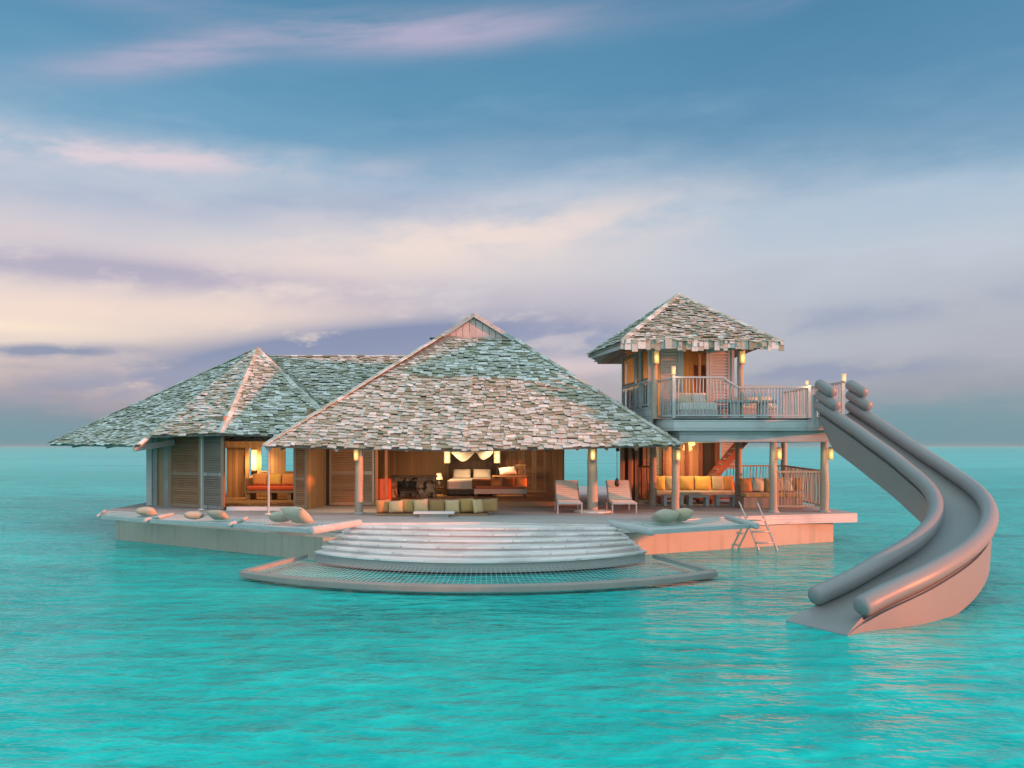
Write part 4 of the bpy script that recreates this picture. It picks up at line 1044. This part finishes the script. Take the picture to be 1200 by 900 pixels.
l1.location = (3.58, 27.15, ZD); l1.rotation_euler.z = R(0); l1['label'] = 'slatted sun lounger beneath the hanging black weight'
l0['label'] = 'slatted sun lounger nearest the raised bedroom floor'

# ------------------------------------------------------------------ cushions on the nets
NC = 'floor cushions on the nets'
zc = ZD - .01
def nc(label, loc, mat, rz, sd, s_=(.58, .44, .23), tilt=75):
    pillow('net_cushion', label, (loc[0], loc[1], zc), s_, M[mat], (R(tilt), 0, rz), NC, seed=sd)
nc('sage cushion lying flat behind another on the bow net', (-11.55, 26.9), 'sage', .35, 1)
nc('pale sand cushion on top of the bow net pair facing the sea', (-11.3, 26.35), 'sand', -.1, 2)
nc('sand cushion of the pair under the wide louvred shutter, the flatter one', (-9.35, 25.1), 'sand', .2, 3, tilt=78)
nc('sage cushion of the pair below the narrow grey shutter, propped up', (-8.62, 25.0), 'sage', -.25, 4, tilt=60)
nc('sand cushion lying beside a bigger upright one before the thin pole', (-6.55, 24.2), 'sand', .3, 5, (.7, .5, .3), 76)
nc('biggest tilted pale cushion on the net near the curved steps', (-5.98, 23.75), 'sand', -.55, 6, (.85, .65, .34), 52)
nc('grey sage cushion in front on the sunlit net', (4.3, 23.9), 'sage', .1, 7, (.72, .56, .38))
nc('flat sage cushion lying behind the two others on the sunlit net', (4.5, 24.6), 'sage', -.3, 8, (.8, .5, .3), 78)
nc('tan cushion catching the sun at the foot of the slim post', (4.85, 24.35), 'tan', .5, 9, (.6, .5, .36), 65)

# ------------------------------------------------------------------ sunken seat row in front of the room
pt = thing('low_bench', 'long low timber seat on the deck behind the pale table', 'bench', (-2.5, 26.9, ZD))
b = MB(); b.box((-4.2, 26.95, ZD+.005), (-.75, 27.05, ZD+.42)); b.build('backrest', M['floorwood'], pt)
b = MB(); b.box((-4.2, 26.35, ZD+.005), (-.75, 26.93, ZD+.06)); b.build('seat', M['floorwood'], pt)
SG = 'cushions on the low deck seat'
row = [(-4.02, 'orangefab', 'orange cushion leaning at the end of the low seat near the lantern post', .35, .48), (-3.62, 'palegold', 'cream cushion next to the orange one on the low seat', -.1, .45), (-3.26, 'mustard', 'mustard cushion between two cream ones behind the pale table', .05, .50),
       (-2.84, 'palegold', 'pale sand cushion at one end of the pale table', 0, .50), (-2.34, 'olive', 'dull olive cushion behind the middle of the pale table', 0, .50), (-1.86, 'palegold', 'pale sand cushion right after the olive one behind the pale table', 0, .50),
       (-1.42, 'mustard', 'mustard cushion touching the turned cream cushion', .0, .52), (-1.06, 'palegold', 'cream cushion turned edge on beside the dark olive one', .9, .52), (-.72, 'olive', 'large olive cushion closing the row by the raised floor edge', -.2, .50)]
for i, (xx, mt, lb, rz, h) in enumerate(row):
    pillow('seat_cushion', lb, (xx, 26.72 - (.12 if i % 2 else 0), ZD+.062), (.46 if mt != 'olive' else .58, h*.86, .18), M[mt], (R(-10), R(random.uniform(-5, 5)), rz), SG, seed=20+i)
o = thing('low_table', 'low white slab table in front of the row of mustard cushions', 'table', (-2.35, 25.9, ZD))
b = MB(); b.box((-2.98, 25.75, ZD+.10), (-1.75, 26.15, ZD+.17)); b.build('top', M['slab'], o, bevel=.012)
b = MB(); b.box((-2.8, 25.82, ZD), (-1.93, 26.1, ZD+.10)); b.build('base', M['beam'], o)

# ------------------------------------------------------------------ bedroom
bed = thing('bed', 'wide bed with white linen and a dark base against the timber wall', 'bed', (-1.7, 35.7, 1.1))
b = MB(); b.box((-2.6, 34.35, 1.16), (-.72, 36.9, 1.36)); b.build('base', M['dark'], bed)
for sx in (-2.45, -.87):
    for sy in (34.5, 36.75): b = MB(); b.box((sx-.05, sy-.05, 1.1), (sx+.05, sy+.05, 1.16)); b.build('leg', M['dark'], bed)
b = MB(); b.box((-2.62, 34.3, 1.362), (-.70, 36.95, 1.74)); b.build('mattress', M['white'], bed, bevel=.07)
b = MB(); b.box((-1.62, 34.26, 1.40), (-.66, 35.0, 1.775)); b.build('throw', M['throw'], bed, bevel=.05)
b = MB(); b.box((-2.7, 37.3, 1.1), (-.66, 37.42, 2.45)); b.build('headboard', M['dark'], bed)
for xx, lb in ((-2.15, 'white bed pillow on the table lamp side'), (-1.28, 'white bed pillow on the writing desk side')):
    pillow('bed_pillow', lb, (xx, 36.55, 1.742), (.78, .42, .2), M['white'], (R(-24), 0, 0), 'white bed pillows', 'pillow', 31)
# canopy cloth, gathered in two swags under the rafters
o = thing('bed_canopy', 'white gauze bed canopy drawn up into two swags', 'canopy', (-1.6, 34.6, 2.9))
def swag(mb, x0, x1, yy, zt, drop, sd):
    n_, k_ = 22, 8; vs = []; fs = []; rn = random.Random(sd)
    for i in range(n_+1):
        a = i/n_; env = math.sin(math.pi*a)**.38
        for j in range(k_+1):
            c_ = j/k_; zz = zt - (.06+drop*env)*c_ - .03*math.sin(a*9+sd)*c_
            vs.append((x0+(x1-x0)*a + .05*math.sin(7*c_+a*3), yy + .10*math.sin(c_*9+a*5+sd)*.5 - .12*env*c_, zz))
    for i in range(n_):
        for j in range(k_):
            a = i*(k_+1)+j; fs.append((a, a+1, a+k_+2, a+k_+1))
    mb.add(vs, fs); N = len(vs)
    mb.add([(v[0], v[1]+.012, v[2]) for v in vs], [f[::-1] for f in fs])
for x0, x1, dr in ((-2.52, -1.55, .52), (-1.52, -.80, .46)):
    b = MB(); swag(b, x0, x1, 35.25, 3.08, dr, x0); b.build('swag', M['gauze'], o, smooth=True)
b = MB(); b.tube([(-2.6, 35.3, 3.06), (-.75, 35.3, 3.06)], .025, 8); b.build('rod', M['frame'], o)
for xx in (-2.6, -.75): b = MB(); b.tube([(xx, 35.3, 3.06), (xx, 35.3, 4.6)], .012, 6); b.build('hanger', M['ropecord'], o)
# daybed and desk
o = thing('daybed', 'low bluish timber daybed at the foot of the bed', 'daybed', (-.45, 33.9, 1.1))
b = MB(); b.box((-1.5, 33.6, 1.22), (.58, 34.15, 1.42)); b.build('frame', M['greywood'], o, bevel=.015)
for xx in (-1.42, .5):
    for yy in (33.68, 34.07): b = MB(); b.box((xx-.05, yy-.05, 1.1), (xx+.05, yy+.05, 1.22)); b.build('leg', M['dark'], o)
b = MB(); b.box((-1.45, 33.62, 1.422), (.55, 34.13, 1.50)); b.build('pad', M['throw'], o, bevel=.03)
for xx, lb, mt in ((-.62, 'orange cushion on the daybed next to the brown throw', 'orangefab'), (-.1, 'rust cushion in the middle of the daybed', 'throw'), (.36, 'orange cushion at the far end of the daybed under the chair', 'orangefab')):
    pillow('daybed_cushion', lb, (xx, 33.95, 1.502), (.48, .34, .17), M[mt], (R(-14), 0, 0), 'cushions on the daybed', seed=int(xx*10)+40)
o = thing('writing_desk', 'narrow wooden desk behind the daybed holding a white bolster', 'desk', (-.1, 35.3, 1.1))
b = MB(); b.box((-.82, 34.95, 1.85), (.62, 35.5, 1.90)); b.build('top', M['warm'], o)
for xx in (-.78, .55):
    for yy in (35.0, 35.43): b = MB(); b.box((xx-.03, yy-.03, 1.1), (xx+.03, yy+.03, 1.85)); b.build('leg', M['warm'], o)
pillow('bolster', 'white folded bolster lying on the writing desk', (-.18, 35.2, 1.902), (.72, .34, .24), M['white'], (R(-25), R(-6), .1), None, 'bolster', 52)
o = thing('desk_chair', 'carved wooden chair standing beyond the writing desk', 'chair', (.35, 35.9, 1.1))
b = MB(); b.box((.12, 35.65, 1.52), (.58, 36.1, 1.57)); b.build('seat', M['warm'], o)
for xx in (.15, .55):
    for yy in (35.68, 36.07): b = MB(); b.box((xx-.025, yy-.025, 1.1), (xx+.025, yy+.025, 1.52)); b.build('leg', M['warm'], o)
b = MB()
for xx in (.14, .27, .4, .53): b.box((xx, 36.05, 1.57), (xx+.04, 36.09, 2.25))
b.box((.12, 36.05, 2.2), (.58, 36.1, 2.34)); b.build('backrest', M['warm'], o)
# bar counter and orange cabinet
o = thing('bar_counter', 'timber bar counter with a log end front and an open niche', 'counter', (-3.85, 33.4, 1.1))
b = MB(); b.box((-4.78, 33.2, 1.88), (-2.95, 33.95, 1.94)); b.build('top', M['frame'], o, bevel=.01)
b = MB(); b.box((-3.72, 33.3, 1.102), (-3.0, 33.85, 1.878)); b.build('log_front', M['log'], o)
b = MB(); b.box((-4.72, 33.75, 1.102), (-3.722, 33.85, 1.878)); b.box((-4.72, 33.3, 1.102), (-4.5, 33.748, 1.878)); b.box((-4.498, 33.3, 1.74), (-3.722, 33.748, 1.878)); b.build('niche', M['log'], o)
b = MB(); b.box((-4.45, 33.4, 1.40), (-3.76, 33.72, 1.44)); b.build('shelf', M['dark'], o)
for xx in (-4.3, -3.95):
    q_ = thing('bottle_rack', 'small dark iron rack in the bar counter niche', 'rack', (xx, 33.5, 1.44), 'iron racks in the bar niche'); q_['label'] = 'small dark iron rack standing in the bar niche, ' + ('next to the end panel' if xx < -4.1 else 'next to the log ends')
    b = MB()
    for sx in (-.12, .12): b.box((xx+sx-.012, 33.45, 1.442), (xx+sx+.012, 33.6, 1.66))
    b.box((xx-.13, 33.45, 1.64), (xx+.13, 33.6, 1.67)); b.build('frame', M['black'], q_)
    b = MB()
    for k in range(3): b.lathe((xx-.08+k*.08, 33.52, 1.442), [(.03, 0), (.03, .1), (.012, .16)], 8)
    b.build('bottles', M['black'], q_)
o = thing('orange_cabinet', 'low orange painted cabinet beside the bar counter', 'cabinet', (-4.68, 31.5, 1.1))
b = MB(); b.box((-4.98, 31.25, 1.102), (-4.47, 31.7, 1.92)); b.build('body', M['cabinetred'], o, bevel=.01)
b = MB(); b.box((-4.9, 31.22, 1.16), (-4.55, 31.247, 1.86)); dr = b.build('door', M['cabinetred'], o)
b = MB(); b.box((-4.62, 31.19, 1.5), (-4.59, 31.219, 1.6)); b.build('handle', M['black'], dr)

# ------------------------------------------------------------------ orange sofa in the low pavilion
o = thing('orange_sofa', 'timber sofa with a red orange seat pad under the pavilion windows', 'sofa', (-9.3, 33.3, 1.03))
b = MB(); b.box((-10.25, 32.9, 1.30), (-8.0, 33.7, 1.40)); b.box((-10.25, 33.7, 1.30), (-8.0, 33.8, 1.8)); b.build('frame', M['frame'], o)
for xx in (-10.18, -9.35, -8.6, -8.1): b = MB(); b.box((xx-.07, 32.93, 1.03), (xx+.07, 33.75, 1.298)); b.build('leg', M['frame'], o)
b = MB(); b.box((-10.22, 32.88, 1.402), (-8.02, 33.66, 1.56)); b.build('seat_pad', M['redfab'], o, bevel=.04)
b = MB(); b.box((-10.32, 32.9, 1.30), (-10.26, 33.8, 1.85)); b.build('arm', M['frame'], o)
for xx, mt, lb in ((-9.88, 'orangefab', 'dull orange back cushion against the sofa arm'), (-9.32, 'yellow', 'bright yellow orange back cushion in the middle of the orange sofa'), (-8.75, 'orangefab', 'orange back cushion under the wider pavilion window')):
    pillow('sofa_cushion', lb, (xx, 33.5, 1.562), (.58, .48, .2), M[mt], (R(-12), 0, 0), 'back cushions of the orange sofa', seed=int(xx*10))

# ------------------------------------------------------------------ lounge under the tower
o = thing('corner_sofa', 'long built in sofa with a sand coloured pad under the tower', 'sofa', (7, 32.5, ZD))
b = MB(); b.box((5.35, 31.75, 1.12), (8.55, 32.75, 1.26)); b.box((5.35, 32.75, 1.12), (8.55, 32.85, 1.75)); b.build('frame', M['redwood'], o)
b = MB(); b.box((5.36, 31.72, 1.262), (8.54, 32.73, 1.42)); b.build('seat_pad', M['seatpad'], o, bevel=.04)
for xx in (5.5, 6.5, 7.5, 8.4): b = MB(); b.box((xx-.06, 31.85, ZD), (xx+.06, 32.7, 1.118)); b.build('leg', M['redwood'], o)
LG = 'back cushions of the sofa under the tower'
for xx, mt, wd, lb in ((5.62, 'yellow', .46, 'bright yellow cushion tucked against the tower post'), (6.0, 'tan', .44, 'tan cushion between the yellow one and the slim roof post'), (6.62, 'mustard', .60, 'wide mustard cushion just past the slim roof post'), (7.28, 'yellow', .66, 'brightest big yellow cushion on the sofa'),
                       (7.86, 'tan', .52, 'tan cushion leaning on the big yellow one'), (8.25, 'orangefab', .40, 'orange tan cushion at the sofa end by the stairs')):
    pillow('sofa_cushion', lb, (xx, 32.5, 1.422), (wd, .56, .22), M[mt], (R(-10), 0, random.uniform(-.15, .15)), LG, seed=int(xx*10))
def make_table():
    o = thing('side_table', 'x', 'table', (0, 0, ZD), 'grey low tables before the sofa')
    b = MB(); b.box((-.36, -.28, .30), (.36, .28, .38)); b.build('top', M['greywood'], o, local=True, bevel=.01)
    for sx in (-1, 1): b = MB(); b.box((sx*.30-.06, -.25, 0), (sx*.30+.06, .25, .30)); b.build('leg', M['greywood'], o, local=True)
    return o
t0 = make_table(); ts = [t0, copy_tree(t0), copy_tree(t0)]
for tt, (xx, yy, lb) in zip(ts, ((5.85, 31.1, 'grey low table against the tower post and the slim roof post'), (6.75, 31.0, 'grey low table in the middle before the wide mustard cushion'), (7.75, 31.1, 'grey low table by the post nearest the stairs'))):
    tt.location = (xx, yy, ZD); tt['label'] = lb
# wicker seat in the railed corner
o = thing('wicker_sofa', 'wicker sofa in the railed corner of the deck behind the posts', 'sofa', (9.2, 29.5, ZD))
b = MB(); b.box((7.95, 29.3, ZD+.003), (10.0, 30.4, 1.35)); b.build('base', M['wicker'], o, bevel=.02)
b = MB(); b.box((8.0, 29.26, 1.352), (9.95, 30.1, 1.48)); b.build('seat_pad', M['mustard'], o, bevel=.04)
b = MB(); b.box((7.95, 30.3, 1.352), (10.0, 30.42, 1.75)); b.build('backrest', M['wicker'], o, bevel=.02)
WG = 'cushions on the wicker sofa'
for xx, mt, lb in ((8.22, 'orangefab', 'orange cushion at the ladder end of the wicker sofa'), (8.66, 'cream', 'cream white cushion leaning over the orange one'), (9.08, 'mustard', 'mustard cushion behind the tower post'), (9.36, 'tan', 'tan cushion behind the first balusters'), (9.64, 'cream', 'pale cushion seen through the middle of the railing'), (9.98, 'olive', 'olive cushion at the railing end of the wicker sofa')):
    pillow('sofa_cushion', lb, (xx, 29.98, 1.482), (.46, .50, .2), M[mt], (R(-10), R(random.uniform(-6, 6)), random.uniform(-.2, .2)), WG, seed=int(xx*10))

# ------------------------------------------------------------------ on the balcony
o = thing('picnic_table', 'blue grey picnic table on two slab legs along the balcony railing', 'table', (7.6, 28.0, UD))
b = MB(); b.box((6.65, 27.72, UD+.52), (8.62, 28.28, UD+.60)); b.build('top', M['greywood'], o, bevel=.012)
for xx in (7.27, 8.22): b = MB(); b.box((xx-.14, 27.8, UD), (xx+.14, 28.2, UD+.518)); b.build('leg', M['greywood'], o)
o = thing('balcony_daybed', 'white padded daybed in front of the tower doorway', 'daybed', (6.05, 27.95, UD))
b = MB(); b.box((5.42, 27.6, UD+.06), (6.68, 28.4, UD+.26)); b.build('base', M['louvrepale'], o, bevel=.02)
b = MB(); b.box((5.42, 27.6, UD+.262), (6.66, 28.4, UD+.52)); b.build('mattress', M['white'], o, bevel=.05)
for xx in (5.5, 6.58):
    for yy in (27.7, 28.3): b = MB(); b.box((xx-.05, yy-.05, UD), (xx+.05, yy+.05, UD+.06)); b.build('leg', M['dark'], o)
for i, (xx, mt, lb) in enumerate(((5.68, 'cream', 'cream cushion on the daybed by the corner lamp'), (6.15, 'white', 'white cushion on the daybed before the open doorway'))):
    pillow('balcony_cushion', lb, (xx, 28.15, UD+.522), (.5, .36, .16), M[mt], (R(-15), 0, 0), 'cushions on the balcony daybed', seed=60+i)
o = thing('balcony_bench', 'cream padded bench behind the picnic table', 'bench', (8.1, 29.0, UD))
b = MB(); b.box((7.35, 28.7, UD+.12), (8.95, 29.2, UD+.34)); b.build('seat', M['louvrepale'], o)
b = MB(); b.box((7.35, 28.68, UD+.342), (8.95, 29.2, UD+.46)); b.build('pad', M['cream'], o, bevel=.04)
for xx in (7.5, 8.8): b = MB(); b.box((xx-.06, 28.75, UD), (xx+.06, 29.15, UD+.118)); b.build('leg', M['louvrepale'], o)
for xx, lb in ((7.65, 'cream bench cushion nearer the tower hut'), (8.15, 'cream bench cushion in the middle behind the picnic table'), (8.62, 'cream bench cushion nearer the slide')):
    pillow('bench_cushion', lb, (xx, 29.05, UD+.462), (.46, .34, .16), M['cream'], (R(-14), 0, 0), 'cushions on the balcony bench', seed=int(xx*10))
o = thing('potted_plant', 'leafy green potted plant in the tower doorway', 'plant', (5.95, 29.0, UD))
b = MB(); b.lathe((5.95, 29.0, UD+.003), [(.14, 0), (.19, .30), (.18, .34)], 16); b.build('pot', M['beam'], o, autos=40)
b = MB(); rn = random.Random(4)
for i in range(70):
    an, el, L = rn.uniform(0, 6.28), rn.uniform(.5, 1.4), rn.uniform(.25, .6); dv = Vector((math.cos(an)*math.cos(el), math.sin(an)*math.cos(el), math.sin(el)))
    s_ = Vector((-math.sin(an), math.cos(an), 0))*rn.uniform(.025, .05); c_ = Vector((5.95, 29, UD+.34)); mid_ = c_+dv*L*.55+Vector((0, 0, .04)); tip = c_+dv*L - Vector((0, 0, .08*L))
    b.add([c_, mid_-s_, tip, mid_+s_], [(0, 1, 2, 3)])
b.build('leaves', M['leafm'], o)

# ------------------------------------------------------------------ sea haze
m, t = newmat('sea_haze')
v = t.n('ShaderNodeVolumePrincipled', {'Color': (.50, .78, .84, 1), 'Density': .00012})
t.n('ShaderNodeOutputMaterial', {'Volume': v})
b = MB(); b.box((-3500, -60, -2), (3500, 6000, 9.6)); setp(b.build('haze', m), kind='stuff')
